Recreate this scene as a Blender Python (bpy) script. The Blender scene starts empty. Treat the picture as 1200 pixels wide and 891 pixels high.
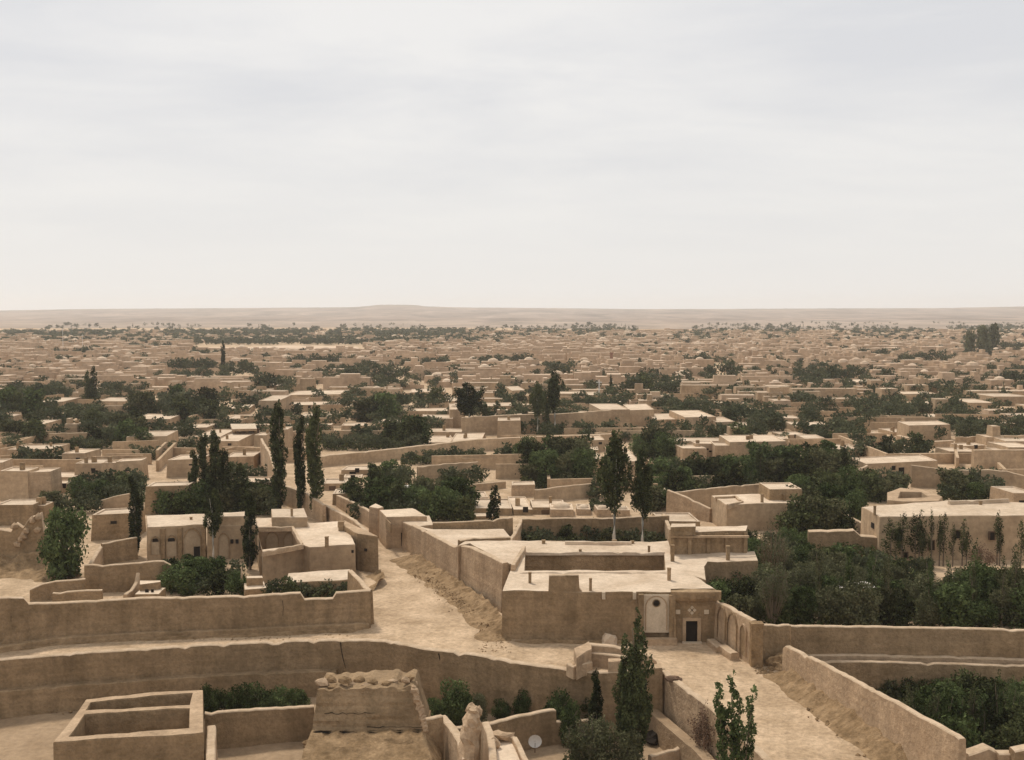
import bpy, math, random
import numpy as np
from mathutils import Vector, noise
from mathutils.geometry import delaunay_2d_cdt
rnd = random.Random(7)
sc = bpy.context.scene
col = sc.collection
R = math.radians

# ------------------------------------------------------------------ camera
F = 1287.0; CH = 29.0; VH = 364.0
PITCH = math.atan((445.5 - VH) / F)
cd = bpy.data.cameras.new('camera'); cam = bpy.data.objects.new('camera', cd); col.objects.link(cam)
cd.sensor_width = 36; cd.lens = F / 1200 * 36; cd.clip_start = 1; cd.clip_end = 20000
cam.location = (0, 0, CH); cam.rotation_euler = (R(90) - PITCH, 0, 0)
sc.camera = cam

# ------------------------------------------------------------------ light
SUN_AZ = R(-32); SUN_EL = R(56)      # ahead of the camera, a little to the left
w = bpy.data.worlds.new('World'); sc.world = w; w.use_nodes = True
nt = w.node_tree; nt.nodes.clear()
def N(t, typ, **k):
    n = t.nodes.new(typ)
    for a, b in k.items(): setattr(n, a, b)
    return n
out = N(nt, 'ShaderNodeOutputWorld'); bg = N(nt, 'ShaderNodeBackground'); bg.inputs[1].default_value = 0.1
nt.links.new(bg.outputs[0], out.inputs[0])
sky = N(nt, 'ShaderNodeTexSky', sky_type='NISHITA'); sky.sun_disc = False
sky.sun_elevation = SUN_EL; sky.sun_rotation = SUN_AZ; sky.dust_density = 4
tc = N(nt, 'ShaderNodeTexCoord'); sp = N(nt, 'ShaderNodeSeparateXYZ'); nt.links.new(tc.outputs['Generated'], sp.inputs[0])
def M(op, a, b=None, t=nt, clamp=False):
    n = N(t, 'ShaderNodeMath', operation=op); n.use_clamp = clamp
    for i, x in enumerate((a, b)):
        if x is None: continue
        if isinstance(x, (int, float)): n.inputs[i].default_value = x
        else: t.links.new(x, n.inputs[i])
    return n.outputs[0]
zz = M('ADD', M('MAXIMUM', sp.outputs[2], 0.0), 0.12)
cx = N(nt, 'ShaderNodeCombineXYZ')
nt.links.new(M('DIVIDE', sp.outputs[0], zz), cx.inputs[0]); nt.links.new(M('DIVIDE', sp.outputs[1], zz), cx.inputs[1])
mp = N(nt, 'ShaderNodeMapping'); mp.inputs['Scale'].default_value = (0.42, 0.62, 1); mp.inputs['Location'].default_value = (1.3, 0.4, 0); mp.inputs['Rotation'].default_value = (0, 0, 0.25)
nt.links.new(cx.outputs[0], mp.inputs[0])
n1 = N(nt, 'ShaderNodeTexNoise'); n1.inputs['Scale'].default_value = 1.7; n1.inputs['Detail'].default_value = 6; n1.inputs['Roughness'].default_value = 0.6
n1.inputs['Distortion'].default_value = 0.3
nt.links.new(mp.outputs[0], n1.inputs[0])
cr = N(nt, 'ShaderNodeValToRGB')
cr.color_ramp.elements[0].position = 0.36; cr.color_ramp.elements[0].color = (0.84, 0.845, 0.868, 1)
cr.color_ramp.elements[1].position = 0.62; cr.color_ramp.elements[1].color = (1.0, 0.985, 0.965, 1)
nt.links.new(n1.outputs[0], cr.inputs[0])
# towards the horizon the cloud sheet closes to one even pale tone
hz = N(nt, 'ShaderNodeMapRange'); hz.inputs['From Min'].default_value = 0.02; hz.inputs['From Max'].default_value = 0.2
nt.links.new(sp.outputs[2], hz.inputs[0])
mx = N(nt, 'ShaderNodeMix', data_type='RGBA'); mx.inputs[6].default_value = (0.985, 0.972, 0.95, 1)
nt.links.new(hz.outputs[0], mx.inputs[0]); nt.links.new(cr.outputs[0], mx.inputs[7])
sc_ = N(nt, 'ShaderNodeVectorMath', operation='SCALE'); sc_.inputs['Scale'].default_value = 8.85
nt.links.new(mx.outputs[2], sc_.inputs[0])
m2 = N(nt, 'ShaderNodeMix', data_type='RGBA'); m2.inputs[0].default_value = 0.93
nt.links.new(sky.outputs[0], m2.inputs[6]); nt.links.new(sc_.outputs[0], m2.inputs[7])
nt.links.new(m2.outputs[2], bg.inputs[0])
sl = bpy.data.lights.new('sun', 'SUN'); sl.energy = 2.7; sl.angle = R(7); sl.color = (1.0, 0.93, 0.83)
so = bpy.data.objects.new('sun', sl); col.objects.link(so)
sd = Vector((math.sin(SUN_AZ) * math.cos(SUN_EL), math.cos(SUN_AZ) * math.cos(SUN_EL), math.sin(SUN_EL)))
so.rotation_euler = sd.to_track_quat('Z', 'Y').to_euler(); so.location = (0, 0, 60)
sc.view_settings.view_transform = 'Standard'; sc.view_settings.look = 'None'
sc.view_settings.exposure = 0.0; sc.view_settings.gamma = 1
sc.cycles.max_bounces = 6; sc.cycles.volume_bounces = 1; sc.cycles.transparent_max_bounces = 8

# ------------------------------------------------------------------ pixel to world
def ray(u, v):
    a = (u - 600) / F; b = (445.5 - v) / F
    return Vector((a, math.cos(PITCH) + b * math.sin(PITCH), -math.sin(PITCH) + b * math.cos(PITCH)))
def P(u, v, z=0.0):
    d = ray(u, v); t = (z - CH) / d.z
    return Vector((d.x * t, d.y * t, z))
def PD(u, v, y):
    d = ray(u, v); t = y / d.y
    return Vector((d.x * t, y, CH + d.z * t))
def project(p):
    x, y, z = p[0], p[1], p[2] - CH
    cy = y * math.cos(PITCH) - z * math.sin(PITCH); cz = y * math.sin(PITCH) + z * math.cos(PITCH)
    return 600 + F * x / cy, 445.5 - F * cz / cy
def on_plane(u, v, A, B):
    d = ray(u, v); nx, ny = -(B[1] - A[1]), (B[0] - A[0])
    t = (A[0] * nx + A[1] * ny) / (d.x * nx + d.y * ny)
    return Vector((d.x * t, d.y * t, CH + d.z * t))

# ------------------------------------------------------------------ materials
def mat(name, c1, c2, scale=0.5, rough=0.95, bump=0.06, bscale=3.0, streak=0.0, course=0.0, objvar=0.0, fine=0.12, aniso=None):
    m = bpy.data.materials.new(name); m.use_nodes = True; t = m.node_tree; b = t.nodes['Principled BSDF']
    b.inputs['Roughness'].default_value = rough; b.inputs['Specular IOR Level'].default_value = 0.1
    g = N(t, 'ShaderNodeNewGeometry')
    n = N(t, 'ShaderNodeTexNoise'); n.inputs['Scale'].default_value = scale; n.inputs['Detail'].default_value = 5; n.inputs['Roughness'].default_value = 0.62
    if aniso:
        ma = N(t, 'ShaderNodeMapping'); ma.inputs['Scale'].default_value = aniso; t.links.new(g.outputs['Position'], ma.inputs[0]); t.links.new(ma.outputs[0], n.inputs[0]); n.inputs['Distortion'].default_value = .8; n.inputs['Detail'].default_value = 8; n.inputs['Roughness'].default_value = .7
    else: t.links.new(g.outputs['Position'], n.inputs[0])
    r = N(t, 'ShaderNodeMapRange'); r.inputs['From Min'].default_value = 0.3; r.inputs['From Max'].default_value = 0.7
    t.links.new(n.outputs[0], r.inputs[0])
    x = N(t, 'ShaderNodeMix', data_type='RGBA'); x.inputs[6].default_value = (*c1, 1); x.inputs[7].default_value = (*c2, 1)
    t.links.new(r.outputs[0], x.inputs[0])
    f = N(t, 'ShaderNodeTexNoise'); f.inputs['Scale'].default_value = bscale; f.inputs['Detail'].default_value = 4; f.inputs['Roughness'].default_value = 0.7
    t.links.new(g.outputs['Position'], f.inputs[0])
    val = M('ADD', M('MULTIPLY', M('SUBTRACT', f.outputs[0], 0.5, t), fine * 4, t), 1.0, t)
    if streak:
        mp = N(t, 'ShaderNodeMapping'); mp.inputs['Scale'].default_value = (1.1, 1.1, 0.12); t.links.new(g.outputs['Position'], mp.inputs[0])
        s = N(t, 'ShaderNodeTexNoise'); s.inputs['Scale'].default_value = 1.0; s.inputs['Detail'].default_value = 4; t.links.new(mp.outputs[0], s.inputs[0])
        val = M('MULTIPLY', val, M('ADD', M('MULTIPLY', M('SUBTRACT', s.outputs[0], 0.5, t), streak * 4, t), 1.0, t), t)
    if course:
        mp = N(t, 'ShaderNodeMapping'); mp.inputs['Scale'].default_value = (0.12, 0.12, 2.6); t.links.new(g.outputs['Position'], mp.inputs[0])
        s = N(t, 'ShaderNodeTexNoise'); s.inputs['Scale'].default_value = 1.0; s.inputs['Detail'].default_value = 3; t.links.new(mp.outputs[0], s.inputs[0])
        val = M('MULTIPLY', val, M('ADD', M('MULTIPLY', M('SUBTRACT', s.outputs[0], 0.5, t), course * 4, t), 1.0, t), t)
    if objvar:
        oi = N(t, 'ShaderNodeObjectInfo')
        val = M('MULTIPLY', val, M('ADD', M('MULTIPLY', M('SUBTRACT', oi.outputs['Random'], 0.5, t), objvar * 2, t), 1.0, t), t)
    s = N(t, 'ShaderNodeVectorMath', operation='SCALE'); t.links.new(x.outputs[2], s.inputs[0]); t.links.new(val, s.inputs['Scale'])
    t.links.new(s.outputs[0], b.inputs['Base Color'])
    if bump:
        bu = N(t, 'ShaderNodeBump'); bu.inputs['Strength'].default_value = 0.8; bu.inputs['Distance'].default_value = bump
        t.links.new(f.outputs[0], bu.inputs['Height']); t.links.new(bu.outputs[0], b.inputs['Normal'])
    return m
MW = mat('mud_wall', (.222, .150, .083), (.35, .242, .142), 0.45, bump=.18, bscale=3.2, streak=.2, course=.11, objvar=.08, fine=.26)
MWL = mat('mud_wall_pale_sunlit', (.345, .238, .147), (.48, .345, .223), 0.5, bump=.14, bscale=3.2, streak=.16, course=.12, objvar=.05, fine=.22)  # lighter mud wall copy, the light on sunlit faces put into its colour
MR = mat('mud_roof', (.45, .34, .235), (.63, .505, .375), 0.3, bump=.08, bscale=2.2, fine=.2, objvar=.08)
MCOP = mat('wall_coping_sunlit', (.40, .29, .185), (.54, .41, .285), 0.8, bump=.05, bscale=3, fine=.2)  # pale straw-mud wall tops, with sunlight also put into the colour
MRD = mat('weathered_roof', (.42, .30, .20), (.68, .54, .40), 0.045, bump=0, bscale=.35, fine=.2)
MWF = mat('town_wall_hazed', (.37, .26, .17), (.54, .40, .275), 0.05, bump=0, bscale=.5, fine=.25)  # far town walls, lightened so the haze sits in their colour
MWM = mat('mud_wall_hazed', (.315, .22, .135), (.46, .335, .215), 0.2, bump=.1, bscale=1.5, streak=.12, course=.08, objvar=.1, fine=.22)  # lighter wall copy for the middle distance, haze put into the colour
MPLD = mat('niche_plaster', (.33, .245, .16), (.43, .33, .225), 0.9, bump=.03, bscale=5, fine=.15)
MPAL = mat('plaster', (.46, .365, .26), (.60, .49, .36), 0.9, bump=.03, bscale=5, fine=.15)
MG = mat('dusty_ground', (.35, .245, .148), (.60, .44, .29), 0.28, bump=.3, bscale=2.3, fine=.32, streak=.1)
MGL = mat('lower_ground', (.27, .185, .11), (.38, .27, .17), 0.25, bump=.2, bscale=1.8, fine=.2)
MRUB = mat('rubble_earth_shaded', (.17, .108, .054), (.37, .25, .14), 0.9, bump=.3, bscale=2.6, fine=.3)  # loose earth, darkened to carry the shade at wall feet
MDES = mat('desert_plain', (.16, .125, .095), (.46, .35, .27), 1.0, bump=0, bscale=0.03, fine=.15, aniso=(.006, .0022, 0))
MHILL = mat('desert_hill', (.08, .06, .047), (.40, .30, .235), 1.0, bump=0, bscale=0.012, fine=.25, aniso=(.0052, .0017, .01))
MFIELD = mat('bare_field', (.50, .37, .25), (.62, .47, .34), 0.02, bump=0, bscale=0.3, fine=.05)
MDARK = mat('dark_opening', (.018, .014, .011), (.03, .022, .017), 1, bump=0)
MWOOD = mat('old_wood', (.11, .07, .045), (.16, .10, .065), 3, bump=.01)
MBARK = mat('pale_bark', (.42, .37, .30), (.55, .50, .42), 1.5, bump=.02, bscale=6)
MBARKD = mat('brown_bark', (.13, .10, .07), (.2, .155, .11), 1.5, bump=.02, bscale=6)
MTWIG = mat('dry_twig', (.24, .15, .10), (.33, .22, .15), 1.5, bump=0)
MBRICK = mat('burnt_brick', (.24, .13, .085), (.30, .17, .11), 1.0, bump=0)
MMETAL = mat('dish_metal', (.6, .58, .55), (.66, .64, .6), 1.0, bump=0, rough=.5)
MCLOTH = mat('awning_cloth', (.62, .56, .50), (.7, .64, .57), 1.0, bump=.02)
MRED = mat('red_cloth', (.35, .06, .05), (.42, .08, .06), 1.0, bump=.0)
def leafmat(name, c1, c2, sc_=1.3):
    m = bpy.data.materials.new(name); m.use_nodes = True; t = m.node_tree; t.nodes.clear()
    o = N(t, 'ShaderNodeOutputMaterial'); g = N(t, 'ShaderNodeNewGeometry')
    n = N(t, 'ShaderNodeTexNoise'); n.inputs['Scale'].default_value = sc_; n.inputs['Detail'].default_value = 3
    t.links.new(g.outputs['Position'], n.inputs[0])
    oi = N(t, 'ShaderNodeObjectInfo')
    f = M('ADD', M('MULTIPLY', M('SUBTRACT', n.outputs[0], 0.5, t), 2.2, t), M('ADD', M('MULTIPLY', M('SUBTRACT', oi.outputs['Random'], 0.25, t), 0.6, t), M('MULTIPLY', g.outputs['Random Per Island'], 0.5, t), t), t, True)
    x = N(t, 'ShaderNodeMix', data_type='RGBA'); x.inputs[6].default_value = (*c1, 1); x.inputs[7].default_value = (*c2, 1)
    t.links.new(f, x.inputs[0])
    d = N(t, 'ShaderNodeBsdfDiffuse'); tr = N(t, 'ShaderNodeBsdfTranslucent'); s = N(t, 'ShaderNodeMixShader'); s.inputs[0].default_value = 0.18
    t.links.new(x.outputs[2], d.inputs[0]); t.links.new(x.outputs[2], tr.inputs[0])
    t.links.new(d.outputs[0], s.inputs[1]); t.links.new(tr.outputs[0], s.inputs[2]); t.links.new(s.outputs[0], o.inputs[0])
    return m
LEAF = leafmat('dark_leaves', (.012, .015, .006), (.13, .142, .06))
LEAFP = leafmat('poplar_leaves', (.015, .020, .008), (.115, .13, .056))
LEAFD = leafmat('far_leaves_hazed', (.05, .058, .03), (.165, .17, .095), .15)  # distant foliage, the veil of haze mixed into its greens
LEAFY = leafmat('olive_leaves', (.07, .075, .035), (.17, .165, .09))
LEAFG = leafmat('fresh_leaves', (.022, .032, .010), (.15, .19, .075))
LEAFR = leafmat('rusty_leaves', (.14, .09, .06), (.24, .16, .11))

# ------------------------------------------------------------------ objects
def tag(o, label=None, cat=None, group=None, kind=None):
    if label: o['label'] = label
    if cat: o['category'] = cat
    if group: o['group'] = group
    if kind: o['kind'] = kind
    return o
def link(name, me, parent=None, loc=None):
    o = bpy.data.objects.new(name, me); col.objects.link(o)
    if parent: o.parent = parent
    if loc is not None: o.location = loc
    return o
def empty(name, loc=(0, 0, 0)):
    o = bpy.data.objects.new(name, None); col.objects.link(o); o.location = loc; o.empty_display_size = 0.5
    return o
class MB:
    def __init__(s): s.v = []; s.f = []; s.m = []
    def add(s, vs, fs, mi=0):
        b = len(s.v); s.v += [tuple(x) for x in vs]; s.f += [tuple(i + b for i in f) for f in fs]; s.m += [mi] * len(fs)
    def box(s, x0, x1, y0, y1, z0, z1, mi=0, rot=0, c=(0, 0)):
        vs = [(x, y, z) for z in (z0, z1) for x, y in ((x0, y0), (x1, y0), (x1, y1), (x0, y1))]
        if rot:
            ca, sa = math.cos(rot), math.sin(rot)
            vs = [(c[0] + (x - c[0]) * ca - (y - c[1]) * sa, c[1] + (x - c[0]) * sa + (y - c[1]) * ca, z) for x, y, z in vs]
        s.add(vs, [(3, 2, 1, 0), (4, 5, 6, 7), (0, 1, 5, 4), (1, 2, 6, 5), (2, 3, 7, 6), (3, 0, 4, 7)], mi)
    def tube(s, pts, rs, n=6, mi=0, cap=True):
        vs = []; fs = []
        for i, p in enumerate(pts):
            p = Vector(p); a = Vector(pts[max(i - 1, 0)]); b = Vector(pts[min(i + 1, len(pts) - 1)]); d = (b - a).normalized()
            q = d.to_track_quat('Z', 'Y')
            for k in range(n):
                an = 2 * math.pi * k / n; vs.append(p + q @ Vector((math.cos(an) * rs[i], math.sin(an) * rs[i], 0)))
        for i in range(len(pts) - 1):
            for k in range(n): fs.append((i * n + k, i * n + (k + 1) % n, (i + 1) * n + (k + 1) % n, (i + 1) * n + k))
        if cap: fs.append(tuple(range((len(pts) - 1) * n, len(pts) * n)))
        s.add(vs, fs, mi)
    def mesh(s, name, *mats, smooth=False):
        me = bpy.data.meshes.new(name); me.from_pydata(s.v, [], s.f)
        for m in mats: me.materials.append(m)
        if len(mats) > 1: me.polygons.foreach_set('material_index', s.m)
        if smooth: me.polygons.foreach_set('use_smooth', [True] * len(s.f))
        me.update(); return me
    def build(s, name, mats, parent=None, smooth=False, org=None):
        if not isinstance(mats, (list, tuple)): mats = [mats]
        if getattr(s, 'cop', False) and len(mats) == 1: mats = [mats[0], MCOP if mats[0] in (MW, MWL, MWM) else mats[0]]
        if org is not None: s.v = [(x - org[0], y - org[1], z - org[2]) for x, y, z in s.v]
        o = link(name, s.mesh(name, *mats, smooth=smooth), parent)
        if org is not None and parent is None: o.location = org
        return o

occ = []        # world boxes already built on (x0,x1,y0,y1)
def occupy(pts, pad=0.5):
    xs = [p[0] for p in pts]; ys = [p[1] for p in pts]; occ.append((min(xs) - pad, max(xs) + pad, min(ys) - pad, max(ys) + pad))
def nz(x, y, s=1.0, k=0.0): return noise.noise(Vector((x * s, y * s, k)))

def wall_mesh(pts, z0, th=0.45, mb=None, cap_mi=0):
    """mud wall along pts (x,y,ztop): battered faces, rounded uneven top"""
    mb = mb or MB()
    rs = []
    for i in range(len(pts) - 1):
        a, b = Vector(pts[i]), Vector(pts[i + 1]); L = (b - a).length
        step = max(0.45, a.y / 190); n = max(1, int(L / step))
        for k in range(n): rs.append(a.lerp(b, k / n))
    rs.append(Vector(pts[-1]))
    z0s = z0 if isinstance(z0, (list, tuple)) else None
    vs = []; fs = []; K = 8
    for i, p in enumerate(rs):
        a = rs[max(i - 1, 0)]; b = rs[min(i + 1, len(rs) - 1)]
        d = Vector((b.x - a.x, b.y - a.y, 0))
        if d.length < 1e-6: d = Vector((1, 0, 0))
        d.normalize(); n = Vector((-d.y, d.x, 0))
        if n.y < 0: n = -n
        zt = p.z + nz(p.x, p.y, .35) * .05 + nz(p.x, p.y, 3.1, 5) * .05 + max(0, nz(p.x, p.y, 1.3, 15) - .25) * -.5
        wv = nz(p.x, p.y, .35, 9) * .10
        h = th / 2; bt = .035 * max(zt - z0, 0.5)
        zm = z0 + (zt - z0) * (.5 + .1 * nz(p.x, p.y, .5, 3))
        prof = [(-h - bt, z0), (-h - bt * .45 + nz(p.x, p.y, .8, 11) * .06, zm), (-h, zt - .08), (-h * .75, zt - .01), (h * .75, zt), (h, zt - .08), (h + bt * .45, zm), (h + bt, z0)]
        for o_, z in prof: vs.append((p.x + n.x * (o_ + wv), p.y + n.y * (o_ + wv), z))
    tops_ = []
    for i in range(len(rs) - 1):
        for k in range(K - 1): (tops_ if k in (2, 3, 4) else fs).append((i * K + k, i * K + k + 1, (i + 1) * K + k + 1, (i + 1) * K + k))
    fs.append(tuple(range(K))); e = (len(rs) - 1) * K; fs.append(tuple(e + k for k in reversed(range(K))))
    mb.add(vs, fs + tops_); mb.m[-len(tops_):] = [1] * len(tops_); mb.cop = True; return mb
def tops(base, top, z0):
    """base polyline (px at z0) and top samples (px) -> world points with heights"""
    B = [P(u, v, z0) for u, v in base]; Bu = [b[0] for b in base]; out = []
    for u, v in top:
        k = 0
        for i in range(len(B) - 1):
            lo, hi = sorted((Bu[i], Bu[i + 1]))
            if lo - .01 <= u <= hi + .01: k = i; break
        else: k = 0 if abs(u - Bu[0]) < abs(u - Bu[-1]) else len(B) - 2
        out.append(on_plane(u, v, B[k], B[k + 1]))
    return out
def wall(label, base, top, z0=0.0, th=0.45, name='mud_wall', m=None, group='mud garden walls', d=None):
    if d is not None: pts = [PD(u, v, dd) for (u, v), dd in zip(top, d if isinstance(d, (list, tuple)) else [d] * len(top))]
    else: pts = tops(base, top, z0)
    occupy(pts, .2)
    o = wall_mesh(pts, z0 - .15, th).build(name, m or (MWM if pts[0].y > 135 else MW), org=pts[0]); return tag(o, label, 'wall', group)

def ring_pts(poly, step):
    r = []
    for i in range(len(poly)):
        a, b = Vector(poly[i]), Vector(poly[(i + 1) % len(poly)]); n = max(1, int((b - a).length / step))
        r += [a.lerp(b, k / n) for k in range(n)]
    return r
def flat_block(poly, z, z0, holes=(), hole_z=None, parent=None, m=None, mr=None, step=None, rough=0.05, roof_name='roof', wall_name='wall'):
    """building mass: roof sheet with openings, battered uneven sides. poly in world xy, CCW or CW"""
    poly = [Vector((p[0], p[1])) for p in poly]; holes = [[Vector((p[0], p[1])) for p in h] for h in holes]
    yy = sum(p.y for p in poly) / len(poly); step = step or max(0.9, yy / 110)
    rings = [ring_pts(poly, step)] + [ring_pts(h, step) for h in holes]
    V2 = []; E = []
    for r in rings:
        b = len(V2); V2 += r; E += [(b + i, b + (i + 1) % len(r)) for i in range(len(r))]
    xs = [p.x for p in poly]; ys = [p.y for p in poly]
    def inside(p, q):
        c = False
        for i in range(len(q)):
            a, b = q[i], q[i - 1]
            if (a.y > p.y) != (b.y > p.y) and p.x < (b.x - a.x) * (p.y - a.y) / (b.y - a.y) + a.x: c = not c
        return c
    gs = step * 1.6; x = min(xs) + gs / 2
    while x < max(xs):
        y = min(ys) + gs / 2
        while y < max(ys):
            p = Vector((x + rnd.uniform(-.2, .2) * gs, y + rnd.uniform(-.2, .2) * gs))
            if inside(p, poly) and not any(inside(p, h) for h in holes): V2.append(p)
            y += gs
        x += gs
    vo, eo, fo, _, _, _ = delaunay_2d_cdt(V2, E, [], 0, 1e-5)
    fs = []
    for f in fo:
        c = sum((vo[i] for i in f), Vector((0, 0))) / len(f)
        if inside(c, poly) and not any(inside(c, h) for h in holes): fs.append(tuple(f))
    zf = lambda p: z + nz(p.x, p.y, .45) * rough * 2 + nz(p.x, p.y, 1.7, 3) * rough
    top = MB(); top.add([(p.x, p.y, zf(p)) for p in vo], fs)
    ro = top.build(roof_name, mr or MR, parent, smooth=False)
    for pl in ro.data.polygons:
        if pl.normal.z < 0: pl.flip()
    side = MB()
    for ri, r in enumerate(rings):
        n = len(r); zb = z0 if ri == 0 else (hole_z if hole_z is not None else z0)
        cen = sum(r, Vector((0, 0))) / n; vs = []
        area = sum(r[i].x * r[(i + 1) % n].y - r[(i + 1) % n].x * r[i].y for i in range(n)); sg = 1 if area > 0 else -1
        for i, p in enumerate(r):
            t = (r[(i + 1) % n] - r[i - 1]).normalized(); nr = Vector((t.y, -t.x)) * sg * (1 if ri == 0 else -1)
            bt = .03 * (z - zb)
            wv = nz(p.x, p.y, .5, 7) * .05
            vs += [(p.x, p.y, zf(p)), (p.x + nr.x * .04, p.y + nr.y * .04, zf(p) - .1), (p.x + nr.x * (bt * .5 + wv), p.y + nr.y * (bt * .5 + wv), (z + zb) / 2), (p.x + nr.x * bt, p.y + nr.y * bt, zb)]
        f4 = [(i * 4 + k, ((i + 1) % n) * 4 + k, ((i + 1) % n) * 4 + k + 1, i * 4 + k + 1) for i in range(n) for k in range(3)]
        side.add(vs, f4)
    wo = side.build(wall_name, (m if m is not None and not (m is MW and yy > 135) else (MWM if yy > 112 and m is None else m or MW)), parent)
    return wo, ro
def px_block(px, z, z0=0.0, holes_px=(), **k):
    poly = [P(u, v, z) for u, v in px]; occupy(poly, .3)
    return flat_block(poly, z, z0, [[P(u, v, z) for u, v in h] for h in holes_px], **k)
def vent(parent, u, vt, vb, z, wpx=4):
    p = P(u, vb, z); t = PD(u, vt, p.y); wd = wpx * p.y / F / 2
    mb = MB(); mb.box(p.x - wd, p.x + wd, p.y - wd, p.y + wd, z - .1, t.z); mb.box(p.x - wd * 1.15, p.x + wd * 1.15, p.y - wd * 1.15, p.y + wd * 1.15, t.z, t.z + .1)
    return mb.build('roof_vent', MW, parent)
def opening(parent, name, u0, u1, vt, vb, A, B, m=None, proud=.03, frame=False):
    """door or window on the vertical plane A-B, seen from the camera"""
    a = on_plane(u0, vt, A, B); b = on_plane(u1, vb, A, B)
    n = Vector((-(B[1] - A[1]), B[0] - A[0], 0)).normalized()
    if n.y > 0: n = -n
    t = Vector((b.x - a.x, b.y - a.y, 0)); z1, z0 = a.z, b.z
    def slab(q0, q1, za, zb, d0, d1, mb):
        A0 = Vector((a.x, a.y, 0)) + t * q0; A1 = Vector((a.x, a.y, 0)) + t * q1
        c = [A0 + n * d1, A1 + n * d1, A1 + n * d0, A0 + n * d0]
        mb.add([(p.x, p.y, z) for z in (za, zb) for p in c], [(3, 2, 1, 0), (4, 5, 6, 7), (0, 1, 5, 4), (1, 2, 6, 5), (2, 3, 7, 6), (3, 0, 4, 7)])
    mb = MB(); slab(0, 1, z0, z1, -.1, proud, mb); o = mb.build(name, m or MDARK, parent)
    if frame:
        w_ = min(.12 / max(t.length, .3), .3); mb = MB()
        slab(-w_, 0, z0, z1 + .1, -.1, proud + .06, mb); slab(1, 1 + w_, z0, z1 + .1, -.1, proud + .06, mb); slab(0, 1, z1, z1 + .1, -.1, proud + .06, mb)
        mb.build('frame', MWOOD if m is None else MPAL, o)
    return o
def arch_panel(parent, u0, u1, vt, vb, A, B, m, name='arched_niche', proud=.04, th=.1, dark=None):
    a = on_plane(u0, vt, A, B); b = on_plane(u1, vb, A, B)
    n = Vector((-(B[1] - A[1]), B[0] - A[0], 0)).normalized()
    if n.y > 0: n = -n
    t = Vector((b.x - a.x, b.y - a.y, 0)); L = t.length; t.normalize(); z1, z0 = a.z, b.z; hh = min(L * .62, (z1 - z0) * .6)
    pr = [(0, z0), (L, z0), (L, z1 - hh)]
    for k in range(1, 8):
        q = k / 8; pr.append((L - L * q, z1 - hh + hh * (1 - abs(2 * q - 1) ** 1.8) ** .75))
    pr.append((0, z1 - hh))
    o0 = Vector((a.x, a.y, 0)); mb = MB(); c = len(pr)
    vs = [o0 + t * s + n * proud + Vector((0, 0, z)) for s, z in pr] + [o0 + t * s - n * th + Vector((0, 0, z)) for s, z in pr]
    mb.add(vs, [tuple(range(c))] + [(i, (i + 1) % c, c + (i + 1) % c, c + i) for i in range(c)])
    o = mb.build(name, m, parent)
    # raised moulding round the arch
    mb = MB(); cs = [(s - L / 2, z - (z1 + z0) / 2) for s, z in pr[1:] + pr[:1]]
    vs = []
    for s, z in pr[1:] + pr[:1]:
        for g, d in ((1.0, proud + .1), (1.14, proud + .1), (1.14, -.05)):
            zz_ = z if abs(z - z0) < 1e-6 else (z0 + (z - z0) * (1 + (g - 1) * L / (z1 - z0)))
            vs.append(o0 + t * (L / 2 + (s - L / 2) * g) + n * d + Vector((0, 0, zz_)))
    k3 = len(vs) // 3
    mb.add(vs, [(i * 3 + j, (i + 1) * 3 + j, (i + 1) * 3 + j + 1, i * 3 + j + 1) for i in range(k3 - 1) for j in range(2)])
    mb.build('moulding', MW if m is not MW else MWL, o)
    return o

# ------------------------------------------------------------------ label maker (by look and by landmark)
LM = [(75, 635, 'the big round tree at left'), (210, 640, 'the arched courtyard house'), (350, 545, 'the three tall slim poplars'),
      (205, 475, 'the broad dark trees at left'), (550, 478, 'the egg-shaped poplar'), (640, 475, 'the twin-stemmed poplars'),
      (720, 565, 'the tall pale-trunked poplar'), (690, 665, 'the central courtyard house'), (485, 585, 'the orchard beside the lane'),
      (650, 545, 'the round orchard trees'), (870, 555, 'the long orchard band'), (1105, 625, 'the long house at right'),
      (1140, 568, 'the dark tree clump at right'), (1030, 520, 'the low grove at right'), (770, 488, 'the cream domed house'),
      (1150, 400, 'the tall far trees at right'), (350, 410, 'the bare pale field'), (716, 422, 'the small brick chimney'),
      (880, 425, 'the far grey-green trees'), (300, 445, 'the middle tree belt'), (250, 555, 'the clustered poplars at left'),
      (130, 500, 'the dark garden trees at left'), (1160, 500, 'the dark hedge at far right'), (620, 620, 'the hedged garden'),
      (970, 590, 'the shady trees right of centre'), (470, 500, 'the hedge by the long wall'), (980, 470, 'the scattered bushes at right'), (60, 440, 'the slim trees at far left')]
pend = []
def autolabel(o, stub, u, v, cat, group, kind=None):
    best = min(LM, key=lambda l: (l[0] - u) ** 2 + ((l[1] - v) * 1.8) ** 2)
    du, dv = u - best[0], v - best[1]
    if abs(du) > abs(dv) * 1.2: rel = 'right of' if du > 0 else 'left of'
    else: rel = 'in front of' if dv > 0 else 'behind'
    if abs(du) + abs(dv) > 75: rel = {'right of': 'well right of', 'left of': 'well left of', 'in front of': 'well before', 'behind': 'far behind'}[rel]
    tag(o, None, cat, group, kind); pend.append((o, stub + ' ' + rel + ' ' + best[2], u, cat))
_O1 = ['twenty', 'thirty', 'forty', 'fifty']
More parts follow.
